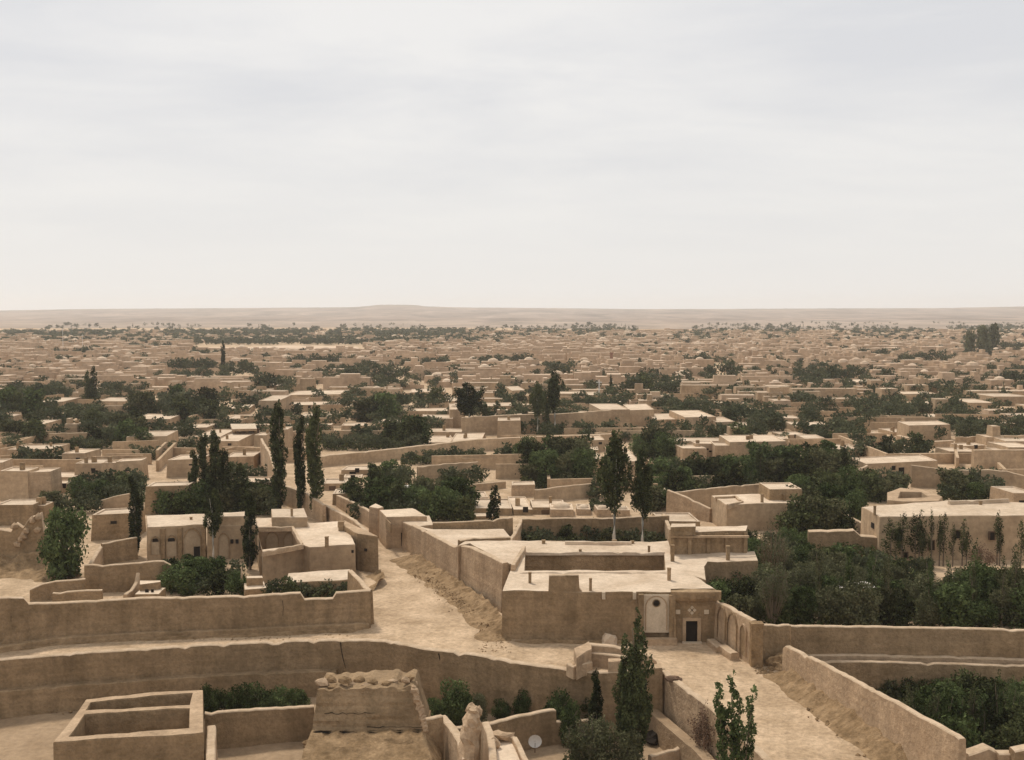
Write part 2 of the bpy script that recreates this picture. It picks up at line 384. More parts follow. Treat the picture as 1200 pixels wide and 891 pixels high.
ORD = ['first', 'second', 'third', 'fourth', 'fifth', 'sixth', 'seventh', 'eighth', 'ninth', 'tenth', 'eleventh', 'twelfth', 'thirteenth', 'fourteenth', 'fifteenth', 'sixteenth', 'seventeenth', 'eighteenth', 'nineteenth', 'twentieth'] + [str(k) + ('st' if k % 10 == 1 else 'nd' if k % 10 == 2 else 'rd' if k % 10 == 3 else 'th') for k in range(21, 90)]
def flush_labels():
    d = {}
    for o, l, u, c in pend: d.setdefault(l, []).append((u, o))
    for l, L in d.items():
        L.sort(key=lambda x: x[0]); n = len(L)
        for i, (u, o) in enumerate(L):
            if n == 1: o['label'] = l
            elif i == 0: o['label'] = l + ', leftmost' if n > 2 else l + ', the left one'
            elif i == n - 1: o['label'] = l + ', rightmost' if n > 2 else l + ', the right one'
            else: o['label'] = l + ', ' + ORD[min(i, 88)] + ' from left'
#@@SPLIT1
# ------------------------------------------------------------------ ground
def cdt_sheet(name, poly, zf, grid, m, holes=()):
    poly = [Vector((p[0], p[1])) for p in poly]; V2 = list(poly); E = [(i, (i + 1) % len(poly)) for i in range(len(poly))]
    V2 += [Vector(g) for g in grid]
    vo, eo, fo, _, _, _ = delaunay_2d_cdt(V2, E, [], 1, 1e-4)
    mb = MB(); mb.add([(p.x, p.y, zf(p.x, p.y)) for p in vo], [tuple(f) for f in fo])
    o = mb.build(name, m); 
    for pl in o.data.polygons:
        if pl.normal.z < 0: pl.flip()
    return tag(o, kind='structure')
edge_px = [(-40, 779), (0, 774), (75, 768), (150, 763), (225, 758), (300, 754), (395, 751), (460, 753), (500, 761), (560, 769), (600, 776), (665, 786), (704, 789), (755, 788), (776, 784), (840, 832), (900, 888), (960, 945)]
street_edge = [P(u, v) for u, v in edge_px]
right_base = [P(1120, 945), P(1060, 892), P(990, 838), P(935, 799), P(917, 787), P(922, 771), P(1000, 767), P(1100, 769), P(1240, 773)]
LZ = -4.5
far = 9000
outline = [(-far, 86)] + [(p.x, p.y) for p in street_edge] + [(p.x, p.y) for p in right_base] + [(far, 90), (far, far), (-far, far)]
grid = []
y = 100.0
cdt_sheet('ground', outline, lambda x, y: 0.0, grid, MG)
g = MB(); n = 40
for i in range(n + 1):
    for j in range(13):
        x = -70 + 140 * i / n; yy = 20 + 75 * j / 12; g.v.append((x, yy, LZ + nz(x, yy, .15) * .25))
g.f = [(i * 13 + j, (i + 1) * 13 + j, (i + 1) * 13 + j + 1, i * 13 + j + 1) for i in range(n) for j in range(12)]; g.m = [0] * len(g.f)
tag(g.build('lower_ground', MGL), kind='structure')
# base plain right under everything, out to the sides and behind the camera
mb = MB(); mb.add([(-far, -300, -7), (far, -300, -7), (far, 300, -7), (-far, 300, -7)], [(0, 1, 2, 3)]); tag(mb.build('castle_ground', MGL), kind='structure')

# far plain and hills
ridge = [(-300, 368), (0, 364.0), (60, 363), (100, 362.2), (300, 361), (415, 360.2), (430, 359), (445, 357.2), (485, 357.4), (500, 359.3), (540, 360.4), (650, 361.2), (740, 362.3), (830, 362.3), (960, 361.6), (1100, 361.2), (1200, 359.2), (1500, 357)]
def rid(u):
    for i in range(len(ridge) - 1):
        if ridge[i][0] <= u <= ridge[i + 1][0]:
            t = (u - ridge[i][0]) / (ridge[i + 1][0] - ridge[i][0]); return ridge[i][1] * (1 - t) + ridge[i + 1][1] * t
    return ridge[-1][1]
NX, NY = 150, 44; mb = MB(); Y0, Y1 = 2500., 6200.
for i in range(NX + 1):
    for j in range(NY + 1):
        t = j / NY; yy = Y0 + (Y1 - Y0) * t; u = -240 + 1680 * i / NX; x = (u - 600) / F * yy
        zr = CH + (VH - rid(u)) * Y1 / F
        s = t * t * (3 - 2 * t) * .35 + .65 * max(0, (t - .45) / .55) ** 1.3
        amp = (1 - (2 * t - 1) ** 2)
        z = zr * s + amp * (nz(x, yy, .0017) * 8 + nz(x, yy, .006, 2) * 5.0) + (nz(x, yy, .02, 4) * 1.2) * t
        mb.v.append((x, yy, max(z, .3 * t) + .02))
    # back slope
mb.f = [(i * (NY + 1) + j, (i + 1) * (NY + 1) + j, (i + 1) * (NY + 1) + j + 1, i * (NY + 1) + j + 1) for i in range(NX) for j in range(NY)]
mb.m = [0] * len(mb.f)
tag(mb.build('hills', MHILL, smooth=True), kind='structure')
def sheet(name, px, z, m):
    mb = MB(); pts = [P(u, v, z) for u, v in px]; mb.add(pts, [tuple(range(len(pts)))]); o = mb.build(name, m)
    for pl in o.data.polygons:
        if pl.normal.z < 0: pl.flip()
    return tag(o, kind='structure')
sheet('desert_plain', [(-300, 385.5), (300, 384), (560, 384), (700, 385.5), (1000, 386), (1500, 385), (1500, 376), (-300, 376)], .3, MDES)
sheet('field', [(222, 412), (262, 413.5), (300, 412), (352, 413), (398, 411), (426, 411.5), (418, 406.5), (380, 405.5), (335, 404.8), (290, 407), (238, 407.5)], .06, MFIELD)
#@@SPLIT2
# ------------------------------------------------------------------ near walls
def retaining(label, edge, z0, th=.7):
    pts = [Vector((p.x, p.y - th / 2 + .25, .2)) for p in edge]
    o = wall_mesh(pts, z0 - .3, th).build('retaining_wall', MW, org=pts[0]); return tag(o, label, 'wall', 'retaining walls')
RW = retaining('long curved retaining wall holding up the dirt street, across the foreground', street_edge[:15], LZ)
def crack(parent, px, y, wd=.07):
    mb = MB(); vs = []
    for k, (u, v) in enumerate(px):
        p = PD(u, v, y); q = wd * (1 - .6 * k / len(px)) * rnd.uniform(.6, 1.3); hz_c = abs(px[-1][0] - px[0][0]) > abs(px[-1][1] - px[0][1])
        d = Vector((0, 0, q)) if hz_c else Vector((q, 0, 0)); vs += [p - d, p + d]
    mb.add(vs, [(i * 2, i * 2 + 1, i * 2 + 3, i * 2 + 2) for i in range(len(px) - 1)]); return mb.build('crack', MDARK, parent, org=parent.location)
for c_, y_c in (([(399, 753), (400, 762), (402, 772), (405, 783)], P(400, 751, 0).y - .66), ([(514, 766), (516, 775), (515, 786)], P(515, 763, 0).y - .55)):
    crack(RW, c_, y_c, .05)
# projecting lower tier of the wall, left half
lo = [P(u, v, 0) for u, v in [(-40, 779), (0, 774), (75, 768), (150, 763), (225, 758), (300, 754), (396, 751.5)]]
pts = [Vector((p.x, p.y - .85, -2.25)) for p in lo]
wall_mesh(pts, LZ - .3, .8).build('lower_tier', [MW, MW], RW, org=RW.location)
pts = [Vector((p.x - .16, p.y - .1, .12)) for p in street_edge[14:]]
tag(wall_mesh(pts, LZ - .3, .6).build('retaining_wall', MWL, org=pts[0]), 'straight retaining wall sloping down right below the dirt plaza, beside the near poplar', 'wall', 'retaining walls')
# ledge along its foot
pts = [Vector((p.x - 1.25, p.y - 1.1, -2.6)) for p in street_edge[14:17]]
tag(wall_mesh(pts, LZ - .3, .9).build('earth_ledge', MGL, org=pts[0]), 'sloping earth ledge along the foot of the straight retaining wall', 'ledge')

# left big wall
o = LEFTWALL = wall('long brown mud wall along the left street, notched near its right end',
         [(-40, 765), (0, 762), (60, 752), (140, 747), (300, 741), (436, 734)],
         [(-40, 699), (0, 700), (27, 700), (33, 707), (60, 706), (150, 701), (300, 697.5), (345, 694.5), (352, 694.5), (357, 701.5), (390, 700.5), (394, 694), (434, 691.5)], th=.6)
pts = [P(u, v, 0) for u, v in [(-40, 768), (0, 765), (60, 755), (140, 749.5), (300, 743.5), (432, 736.5)]]
wall_mesh([Vector((p.x, p.y + .2, .55)) for p in pts], -.1, .7).build('plinth', [MW, MW], o, org=o.location)
tag(wall_mesh([P(434, 691.5, 3.25), P(421, 679, 3.25), P(411, 668, 3.25)], -.1, .5).build('mud_wall', MW, org=P(434, 691.5, 0)), 'short mud wall running back from the right end of the long left wall', 'wall', 'mud garden walls')

def apron(label, line, wdt, h, side):
    return bank(label, line, wdt, h, side=side)
# roofless enclosure lower left
t = empty('roofless_enclosure', P(150, 869, LZ)); tag(t, 'roofless mud-walled room with a cross wall inside, lower left corner', 'enclosure')
def W2(t_, poly): return poly
def rel(objs, t_):
    for o_ in objs: o_.matrix_parent_inverse = t_.matrix_world.inverted()
bpy.context.view_layer.update()
def adopt(t_):
    """parts were modelled in world space: bake the offset of their Empty into each mesh"""
    off = t_.location.copy()
    def go(o_):
        for c in o_.children_recursive:
            if c.type == 'MESH' and not c.get('adopted'):
                c.data.transform(__import__('mathutils').Matrix.Translation(-off)); c['adopted'] = 1
    go(t_)
    for c in t_.children_recursive:
        if 'adopted' in c: del c['adopted']
px_block([(63, 869.5), (150, 864), (238, 859), (237.5, 809), (180, 811), (101, 820), (90, 836)], .2, LZ - .3,
         [[(80, 864), (150, 859), (222, 853), (222.5, 829.5), (160, 833), (99, 837.5)], [(100, 833.5), (160, 829.5), (222.5, 826), (226, 812), (180, 815), (106, 823)]],
         hole_z=-3.2, parent=t, m=MW, mr=MWL, step=.6, rough=.045, roof_name='wall_top')
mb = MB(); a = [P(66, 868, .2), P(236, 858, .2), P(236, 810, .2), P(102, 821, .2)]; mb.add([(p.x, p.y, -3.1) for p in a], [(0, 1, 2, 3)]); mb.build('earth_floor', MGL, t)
adopt(t)
tag(wall_mesh([P(247, 850, -.9), P(247, 900, -.9)], LZ - .3, .62).build('mud_wall', MWL, org=P(247, 850, LZ)), 'narrow upright mud wall end close against the roofless enclosure', 'wall', 'broken wall stubs')
tag(wall_mesh(tops([(238, 879), (368, 868)], [(240, 835), (300, 830.5), (368, 827)], LZ), LZ - .3, .5).build('mud_wall', MW, org=P(240, 879, LZ)), 'low mud wall between the roofless enclosure and the ruined tower, bushes behind', 'wall', 'mud garden walls')

# ruined tower
t = empty('ruined_tower', P(430, 891, LZ)); tag(t, 'ruined square mud tower with crumbling lumpy top, bottom centre', 'ruin')
D0 = 80.0
def tower_part(name, tl, tr, bl, br, d0, d1, m, nx=26, nzv=12, dep=4.0, amp=.14):
    mb = MB(); g = []
    def pt(q, s):
        u0 = tl[0] + (bl[0] - tl[0]) * s; u1 = tr[0] + (br[0] - tr[0]) * s; v0 = tl[1] + (bl[1] - tl[1]) * s; v1 = tr[1] + (br[1] - tr[1]) * s
        p = PD(u0 + (u1 - u0) * q, v0 + (v1 - v0) * q, d0 + (d1 - d0) * s)
        p.y += nz(p.x, p.z, .8) * amp + nz(p.x * .25, p.z * 3, 1.0, 6) * amp * .9; p.x += nz(p.x, p.z, 1.1, 4) * amp * .6
        if s == 0: p.z += nz(p.x, 0, 1.5, 8) * .25
        return p
    cols = []
    for i in range(nx + 1): cols.append([pt(i / nx, j / nzv) for j in range(nzv + 1)])
    backs = [Vector((c[0].x, c[0].y + dep, c[0].z + nz(c[0].x, 3, .9) * .3)) for c in cols]
    vs = [p for c in cols for p in c]; K = nzv + 1
    fs = [(i * K + j, i * K + j + 1, (i + 1) * K + j + 1, (i + 1) * K + j) for i in range(nx) for j in range(nzv)]
    b = len(vs); vs += backs; fs += [(i * K, (i + 1) * K, b + i + 1, b + i) for i in range(nx)]
    for i_, s_ in ((0, 1), (nx, -1)):
        b2 = len(vs); vs += [Vector((p.x, p.y + dep, p.z)) for p in cols[i_]]
        fs += [(i_ * K + j, b2 + j, b2 + j + 1, i_ * K + j + 1)[::s_] for j in range(nzv)]
    b2 = len(vs); vs += [Vector((p.x, p.y, LZ - .5)) for p in backs]; fs += [(b + i, b + i + 1, b2 + i + 1, b2 + i) for i in range(nx)]
    mb.add(vs, fs); return mb.build(name, m, t)
tower_part('wall', (372, 808), (484, 806), (366, 857), (499, 855), 80.6, 79.6, MW)
tower_part('footing', (364, 861), (500, 859), (345, 915), (512, 915), 78.9, 74.5, MRUB, amp=.4, dep=4.5)
def lump(c, r, m, parent=None, name='adobe_lump', seed=0, sub=2, sx=1, sy=1, sz=1):
    import bmesh
    bm = bmesh.new(); bmesh.ops.create_icosphere(bm, subdivisions=sub, radius=1)
    for v_ in bm.verts:
        k = 1 + .5 * noise.noise(v_.co * 1.3 + Vector((seed * 3.1, 0, 0))) + .35 * noise.noise(v_.co * 2.6 + Vector((0, seed, 0)))
        v_.co = Vector((v_.co.x * sx, v_.co.y * sy, v_.co.z * sz)) * r * k
    me = bpy.data.meshes.new(name); bm.to_mesh(me); bm.free(); me.materials.append(m)
    for v_ in me.vertices: v_.co += Vector(c)
    return link(name, me, parent)
for i, (u, v, r) in enumerate([(378, 800, .62), (387, 796, .55), (395, 803, .4), (403, 797, .62), (412, 802, .5), (420, 797, .55), (428, 804, .45), (436, 800, .5), (445, 803, .35), (452, 801, .42), (460, 799, .45), (468, 800, .4), (475, 797, .42), (481, 794, .4), (483, 801, .5), (390, 806, .6), (410, 806, .5)]):
    p = PD(u, v, 81.0 + (i % 3) * .5); lump(p + Vector((0, .3, -.12)), r * .72, MWL if i % 2 == 0 else MRUB, t, seed=i, sz=.8, sx=1.25, sub=1)
for i in range(14):
    s = i / 13; p = PD(485 + 14.5 * s, 806 + 50 * s, 79.9 - .9 * s); lump(p, .22 + .1 * rnd.random(), MWL, t, 'edge_clod', seed=20 + i, sub=1)
for v_, a_, b_ in ((858.5, 367, 499), (852, 430, 495), (836, 380, 440)):
    t.location.z += 0; o_ = crack(t, [(a_ + (b_ - a_) * k / 14, v_ + rnd.uniform(-1.2, 1.2)) for k in range(15)], 79.25 if v_ > 855 else 79.5 if v_ > 845 else 79.9, .09 if v_ > 855 else .035)
    o_.data.transform(__import__('mathutils').Matrix.Translation(t.location))
adopt(t)
# broken walls right of the tower
tag(wall_mesh([P(498, 842, -1.2), P(518, 838, -1.2)], LZ - .3, .5).build('mud_wall', MW, org=P(498, 842, LZ)), 'shaded mud wall between the ruined tower and the jagged wall', 'wall', 'broken wall stubs')
pts = [PD(518, 838.5, 83), PD(526, 848, 80.5), PD(534, 857, 78.3), PD(541, 868, 76), PD(547, 889, 73)]
tag(wall_mesh(pts, LZ - .3, .65).build('broken_wall', MWL, org=pts[0]), 'jagged mud wall stub running toward the camera, right of the ruined tower', 'wall', 'broken wall stubs')
t = empty('ruined_pillar', PD(557, 900, 74)); tag(t, 'tall eroded mud pillar with rounded top standing among broken walls', 'ruin')
mb = MB(); ring = []
prof = [(828, 3), (830, 6.0), (834, 7.2), (838, 8.6), (843, 9.2), (848, 10.0), (854, 10.4), (861, 11.4), (868, 11.2), (876, 12.3), (886, 12.6), (900, 13.4), (920, 14)]
vs = []; n = 12
for k, (v, wpx) in enumerate(prof):
    c = PD(556 - k * .6, v, 74); r = wpx * 74 / F
    for a in range(n):
        an = 2 * math.pi * a / n; q = 1 + .42 * nz(math.cos(an) * 2.5, v * .22, 1, math.sin(an) * 2.5) + .2 * nz(math.cos(an) * 6, v * .6, 1, math.sin(an) * 6); vs.append((c.x + math.cos(an) * r * q, c.y + math.sin(an) * r * q * 1.5, c.z))
mb.add(vs, [(k * n + a, k * n + (a + 1) % n, (k + 1) * n + (a + 1) % n, (k + 1) * n + a) for k in range(len(prof) - 1) for a in range(n)] + [tuple(range(n))])
mb.build('pillar_body', MWL, t)
lump(PD(552, 830, 74.2), .35, MWL, t, 'adobe_lump', 5); lump(PD(561, 834, 74.2), .3, MWL, t, 'adobe_lump', 6); adopt(t)
pts = [PD(570, 846, 79), PD(574, 858, 76.5), PD(578, 880, 72.5), PD(579, 905, 69.5)]
tag(wall_mesh(pts, LZ - .3, .55).build('broken_wall', MWL, org=pts[0]), 'thin mud wall slab just right of the eroded pillar', 'wall', 'broken wall stubs')
t = empty('low_shed', PD(600, 900, 73)); tag(t, 'small low mud shed with pale flat roof and raised rim, bottom centre', 'shed')
px_block([(582, 900), (618, 900), (600, 868), (583, 866)], -1.6, LZ - .3, parent=t, m=MW, mr=MR)
for a, b in (((580, 858), (602, 864)), ((602, 864), (624, 902))):
    wall_mesh([P(a[0], a[1], -1.2), P(b[0], b[1], -1.2)], -2.0, .4).build('roof_rim', MWL, t)
lump(P(588, 862, -1.2), .55, MWL, t, 'adobe_lump', 9, sz=.6, sx=1.4); lump(P(580, 872, -1.3), .4, MWL, t, 'adobe_lump', 11); adopt(t)
tag(wall_mesh(tops([(533, 893), (650, 872)], [(533, 853), (570, 847), (600, 840), (645, 831), (650, 831)], LZ), LZ - .3, .5).build('mud_wall', MW, org=P(533, 893, LZ)), 'dark garden wall with pale worn top rising right from the eroded pillar', 'wall', 'mud garden walls')
tag(wall_mesh(tops([(650, 872), (690, 868)], [(650, 845), (690, 843)], LZ), LZ - .3, .45).build('mud_wall', MW, org=P(650, 872, LZ)), 'low garden wall half hidden behind the near poplar shrubs', 'wall', 'mud garden walls')
# satellite dish
def dish(label, u, v, y, r):
    t = empty('satellite_dish', PD(u, v, y)); tag(t, label, 'dish')
    mb = MB(); vs = [(0, .25 * r, 0)]; n = 16
    for k in (1, 2, 3):
        for a in range(n): an = 2 * math.pi * a / n; q = k / 3; vs.append((math.cos(an) * r * q, .25 * r * (1 - q * q), math.sin(an) * r * q))
    fs = [(0, 1 + a, 1 + (a + 1) % n) for a in range(n)] + [(1 + k * n + a, 1 + (k + 1) * n + a, 1 + (k + 1) * n + (a + 1) % n, 1 + k * n + (a + 1) % n) for k in (0, 1) for a in range(n)]
    mb.add(vs, fs); mb.build('reflector', MMETAL, t)
    mb = MB(); mb.tube([(0, .2 * r, 0), (0, .5 * r, -.3 * r), (0, .5 * r, -1.9 * r)], [.04, .04, .04]); mb.build('mast', MWOOD, t)
    mb = MB(); mb.tube([(0, 0, -r * .9), (0, -.6 * r, 0)], [.02, .02]); mb.build('arm', MWOOD, t)
dish('pale round satellite dish standing in front of the dark garden wall', 627, 869, 79.5, .5)

# ruined room at the corner of the retaining wall
t = empty('ruined_room', P(700, 790, 0)); tag(t, 'small roofless ruined room of broken mud walls at the street corner behind the near poplar', 'ruin')
px_block([(673, 760), (690, 752), (693, 756), (693, 760), (676, 771)], 1.7, -.1, parent=t, m=MWL, mr=MWL, wall_name='thick_wall', roof_name='wall_top')
wall_mesh([P(691, 754, 1.7), P(735, 758, 1.6), P(760, 768, .9), P(766, 773, .4)], -.1, .6).build('back_wall', MWL, t)
wall_mesh([P(692, 764, 1.1), P(735, 769, 1.1)], -.1, .45).build('cross_wall', MWL, t)
wall_mesh([P(666, 777, .9), P(672, 781, .9), P(692, 774, .9)], -.1, .4).build('low_wall', MWL, t)
px_block([(713, 776), (728, 775), (728, 771.5), (713, 772)], 1.0, -4, parent=t, m=MWL, mr=MWL, wall_name='pier', roof_name='pier_top'); adopt(t)
t = empty('corner_pier', P(765, 790, 0)); tag(t, 'tall square mud pier at the corner of the plaza retaining wall', 'pier')
px_block([(752, 784), (776, 783), (774, 778), (756, 780)], .7, LZ - .3, parent=t, m=MW, mr=MWL, wall_name='wall', roof_name='wall_top'); adopt(t)
o = lump(P(714, 751, .45), .75, MR, None, 'boulder', 3, sz=.9); tag(o, 'pale rounded boulder by the front wall of the central house', 'boulder')
o = lump((0, 0, .2), .9, MDARK, None, 'dark_heap', 8, sz=.6, sub=2); o.location = P(765, 868, LZ); tag(o, 'small black heap on the sunken ground beside the retaining wall', 'heap')
pts = [P(762, 886, -3.4), P(812, 871, -3.4)]
tag(wall_mesh(pts, LZ - .3, .4).build('mud_wall', MWL, org=pts[0]), 'very low pale-topped wall on the sunken ground, below the sloping ledge', 'wall', 'mud garden walls')
o = lump((0, 0, .1), .45, MWOOD, None, 'dark_log', 2, sx=1.5, sz=.5); o.location = P(789, 797, 0); tag(o, 'short dark log lying on the plaza edge', 'log')

#@@SPLIT3
# ------------------------------------------------------------------ central courtyard house
t = empty('courtyard_house', P(715, 750, 0)); tag(t, 'large central mud house with flat pale roof, sunken rectangular courtyard and decorated entrance', 'house', 'courtyard houses')
ZR = 4.36
FA, FB = P(590, 751, 0), P(845, 751, 0)
front = [(588, 692), (643, 693), (700, 694), (741, 694.5), (790, 694.5)]
px_block([(589, 692), (700, 693.5), (786, 694), (786, 690), (836, 690), (843, 694.5), (813, 674), (827, 680), (825, 664), (829, 659), (888, 657), (884, 646.5), (787, 646.5), (783, 635), (598, 634), (601, 662), (597, 672)], ZR, -.1,
         [[(614.5, 668.5), (780, 668.5), (778.5, 648), (615.5, 648)]], hole_z=-.05, parent=t, m=MW, mr=MR, rough=.07)
mb = MB(); a = [P(612, 670, ZR), P(782, 670, ZR), P(780, 646, ZR), P(613, 646, ZR)]; mb.add([(p.x, p.y, .03) for p in a], [(0, 1, 2, 3)]); mb.build('courtyard_floor', MG, t)
# pilaster strips in the court
bk = P(700, 648, ZR).y
for u in (636, 660, 679, 697, 717, 735, 758):
    x = PD(u, 655, bk).x; mb = MB(); mb.box(x - .16, x + .16, bk - .1, bk + .05, 0, ZR - .25); mb.build('pilaster', MW, t)
# raised parapet on the front
wl = P(600, 693, ZR).y
def para(u0, u1, vt, name='parapet', th=.5, z0=ZR - .3, yo=.3):
    a = PD(u0, vt, wl + yo); b = PD(u1, vt, wl + yo); mb = MB(); n = 6
    mb.box(a.x, b.x, wl + .02, wl + th, z0, a.z); return mb.build(name, MW, t)
pts = [PD(642.5, 695, wl + .25), PD(643.5, 674, wl + .25), PD(678, 673, wl + .25), PD(679, 689, wl + .25), PD(684, 695, wl + .25)]
wall_mesh(pts, ZR - .3, .46).build('parapet', MW, t)
for u in (707, 743): 
    x = PD(u, 696, wl).x; mb = MB(); mb.box(x - .14, x + .14, wl - .5, wl + .1, ZR - .6, ZR + .02); mb.build('rain_spout_stain', MPAL, t)
mb = MB(); mb.add([P(592, 692.5, ZR + .2), P(642, 693, ZR + .2), P(642, 690.5, ZR + .2), P(592, 690, ZR + .2)], [(0, 1, 2, 3)])
for a in ((621, 672, 683, 3.5), (692, 679, 692, 3.2), (784, 667, 680, 4), (788, 640, 658, 4.2), (760.5, 641, 647, 2.6), (680, 645, 648, 3), (720, 634, 637, 5), (741, 635, 637, 4), (637, 634, 637, 4), (853, 641, 656, 4)): vent(t, a[0], a[1], a[2], ZR, a[3])
wall_mesh([P(614, 640, ZR + .6), P(601, 662, ZR + .6)], ZR - .3, .4).build('parapet', MWL, t)
wall_mesh([P(662, 634.5, ZR + .35), P(740, 635, ZR + .35)], ZR - .3, .3).build('parapet', MR, t)
# low line of roof curb in front of the court
wall_mesh([P(606, 670, ZR + .12), P(782, 670.5, ZR + .12)], ZR - .2, .3).build('roof_curb', MR, t)
wall_mesh([P(615, 647, ZR + .12), P(779, 647, ZR + .12)], ZR - .2, .3).build('roof_curb', MR, t)
# entrance block
y0 = P(815, 694.3, ZR).y - .30
def fx(u): return PD(u, 700, y0).x
def fz(v): return PD(750, v, y0).z
mb = MB(); mb.box(fx(748), fx(754), y0 - .35, y0, 0, fz(696)); mb.build('pilaster', MW, t)
mb = MB(); mb.box(fx(784), fx(791), y0 - .35, y0, 0, fz(697)); mb.build('pilaster', MW, t)
mb = MB(); mb.box(fx(754), fx(784), y0 - .12, y0, fz(741), fz(697)); pn = mb.build('plaster_panel', MPAL, t)
# arch relief and round hole
mb = MB(); cxm = (fx(756) + fx(782)) / 2; rr = (fx(782) - fx(756)) / 2 * .95; cz = fz(711)
pts = [(cxm + math.cos(a) * rr, y0 - .14, cz + math.sin(a) * rr * 1.05) for a in [math.pi * k / 14 for k in range(15)]]
mb.tube([(pts[0][0], y0 - .14, fz(738))] + pts + [(pts[-1][0], y0 - .14, fz(738))], [.05] * 17, 5); mb.build('arch_relief', MWL, pn)
mb = MB(); n = 16; r0 = .28; zc = fz(706.5)
vs = [(fx(769) + math.cos(2 * math.pi * k / n) * r, yy, zc + math.sin(2 * math.pi * k / n) * r) for r, yy in ((r0, y0 - .13), (r0 * 1.25, y0 - .13), (r0 * 1.25, y0 - .18), (r0, y0 - .18)) for k in range(n)]
mb.add(vs, [(j * n + k, j * n + (k + 1) % n, ((j + 1) % 4) * n + (k + 1) % n, ((j + 1) % 4) * n + k) for j in range(4) for k in range(n)]); mb.build('hole_rim', MW, pn)
mb = MB(); mb.add([(fx(769) + math.cos(2 * math.pi * k / n) * r0, y0 - .135, zc + math.sin(2 * math.pi * k / n) * r0) for k in range(n)], [tuple(range(n))]); mb.build('round_hole', MDARK, pn)
mb = MB(); mb.box(fx(755), fx(792), y0 - 1.0, y0 - .35, 0, .55); mb.build('bench', MWL, t)
# portal: side cheeks, back wall one metre in, curved cornice
yb = y0 - .02
mb = MB(); mb.box(fx(791), fx(838), y0 + .0, y0 + .1, 0, fz(703)); 
bw = MB(); xl, xr, xd0, xd1 = fx(791), fx(839.5), fx(804), fx(817.5); zd = fz(727.5)
bw.box(xl, xd0, y0 - .04, y0 + .6, 0, fz(701)); bw.box(xd1, xr, y0 - .04, y0 + .6, 0, fz(701)); bw.box(xd0, xd1, y0 - .04, y0 + .6, zd, fz(701)); bw.build('portal_wall', MW, t)
mb = MB(); mb.box(xd0 - .3, xd0, y0 - .14, y0 + .3, 0, zd + .28); mb.box(xd1, xd1 + .3, y0 - .14, y0 + .3, 0, zd + .28); mb.box(xd0, xd1, y0 - .14, y0 + .3, zd, zd + .28); fr = mb.build('door_frame', MWL, t)
mb = MB(); mb.box(xd0, xd1, y0 + .06, y0 + .1, 0, zd); dr = mb.build('door', MDARK, t)
mb = MB(); mb.box(xd0 - .35, xd1 + .35, y0 - .5, y0 - .14, 0, .12); mb.build('doorstep', MPAL, t)
mb = MB(); seg = 16; vs = []; fs = []
for i in range(seg + 1):
    q = i / seg; x = fx(786) + (fx(845) - fx(786)) * q; bow = 0.75 * math.sin(math.pi * q) ** .6; lift = .12 * math.sin(math.pi * q)
    for yy, z in ((y0 + .1, fz(692.5) + lift), (y0 - .1 - bow, fz(693) + lift), (y0 - .05 - bow, fz(699)), (y0 - .05 - bow * .7, fz(703)), (y0 + .1, fz(704))): vs.append((x, yy, z))
for i in range(seg):
    for k in range(4): fs.append((i * 5 + k, i * 5 + k + 1, (i + 1) * 5 + k + 1, (i + 1) * 5 + k))
mb.add(vs, fs); mb.build('cornice', MW, t)
mb = MB(); x = fx(811); z = fz(715)
def dia(mb, x, z, r, y=y0 - .09): mb.add([(x - r, y, z), (x, y, z - r), (x + r, y, z), (x, y, z + r), (x - r, y + .06, z), (x, y + .06, z - r), (x + r, y + .06, z), (x, y + .06, z + r)], [(0, 1, 2, 3), (0, 4, 5, 1), (1, 5, 6, 2), (2, 6, 7, 3), (3, 7, 4, 0)])
for dx, dz in ((-.22, 0), (.22, 0), (0, .24), (0, -.24)):
    mb = MB(); dia(mb, x + dx, z + dz, .17); mb.build('diamond_ornament', MPAL, t)
mb = MB(); dia(mb, x, z, .07); mb.build('diamond_ornament', MDARK, t)
for u in (794.5, 828):
    mb = MB(); xx = fx(u); mb.box(xx - .2, xx + .2, y0 - .1, y0 - .03, fz(719.5), fz(714.5)); mb.build('square_ornament', MPAL, t)
mb = MB(); mb.box(fx(789), fx(791.5), y0 - .5, y0 - .04, 0, fz(722)); mb.build('cheek_wall', MW, t)
adopt(t)
# arcaded side wall of the forecourt
A, B = P(838, 751, 0), P(882, 777.5, 0)
pts = tops([(838, 751), (882, 777.5)], [(838, 703), (860, 713.5), (884, 727)], 0)
t = empty('arcaded_wall', A); tag(t, 'forecourt wall with shallow blind arches, running toward the camera right of the entrance', 'wall', 'mud garden walls')
wall_mesh(pts, -.1, .5).build('wall', MWL, t)
n_ = Vector((-(B.y - A.y), B.x - A.x, 0)).normalized(); n_ = -n_ if n_.y > 0 else n_
A2 = A + n_ * .32; B2 = B + n_ * .32
for u0, u1, vt0, vb in ((842, 850, 710, 752), (853.5, 863, 717, 764)): arch_panel(t, u0, u1, vt0, vb, A2, B2, MWL, proud=.0)
arch_panel(t, 868.5, 874.5, 731, 771, A2, B2, MW, 'doorway_niche')
p = on_plane(882, 777.5, A2, B2)
mb = MB(); mb.box(p.x - .2, p.x + .75, p.y - .35, p.y + .4, -.1, 3.45); mb.box(p.x - .25, p.x + .8, p.y - .4, p.y + .45, 3.45, 3.6); mb.build('end_pier', MRUB, t)
adopt(t)
t = empty('mud_bench', P(848, 768, 0)); tag(t, 'long mud bench in two steps along the arcaded forecourt wall', 'bench')
a, b = P(833, 755, 0), P(845, 765, 0); wall_mesh([Vector((a.x, a.y, .5)), Vector((b.x, b.y, .5))], -.1, .75).build('seat_slab', MWL, t)
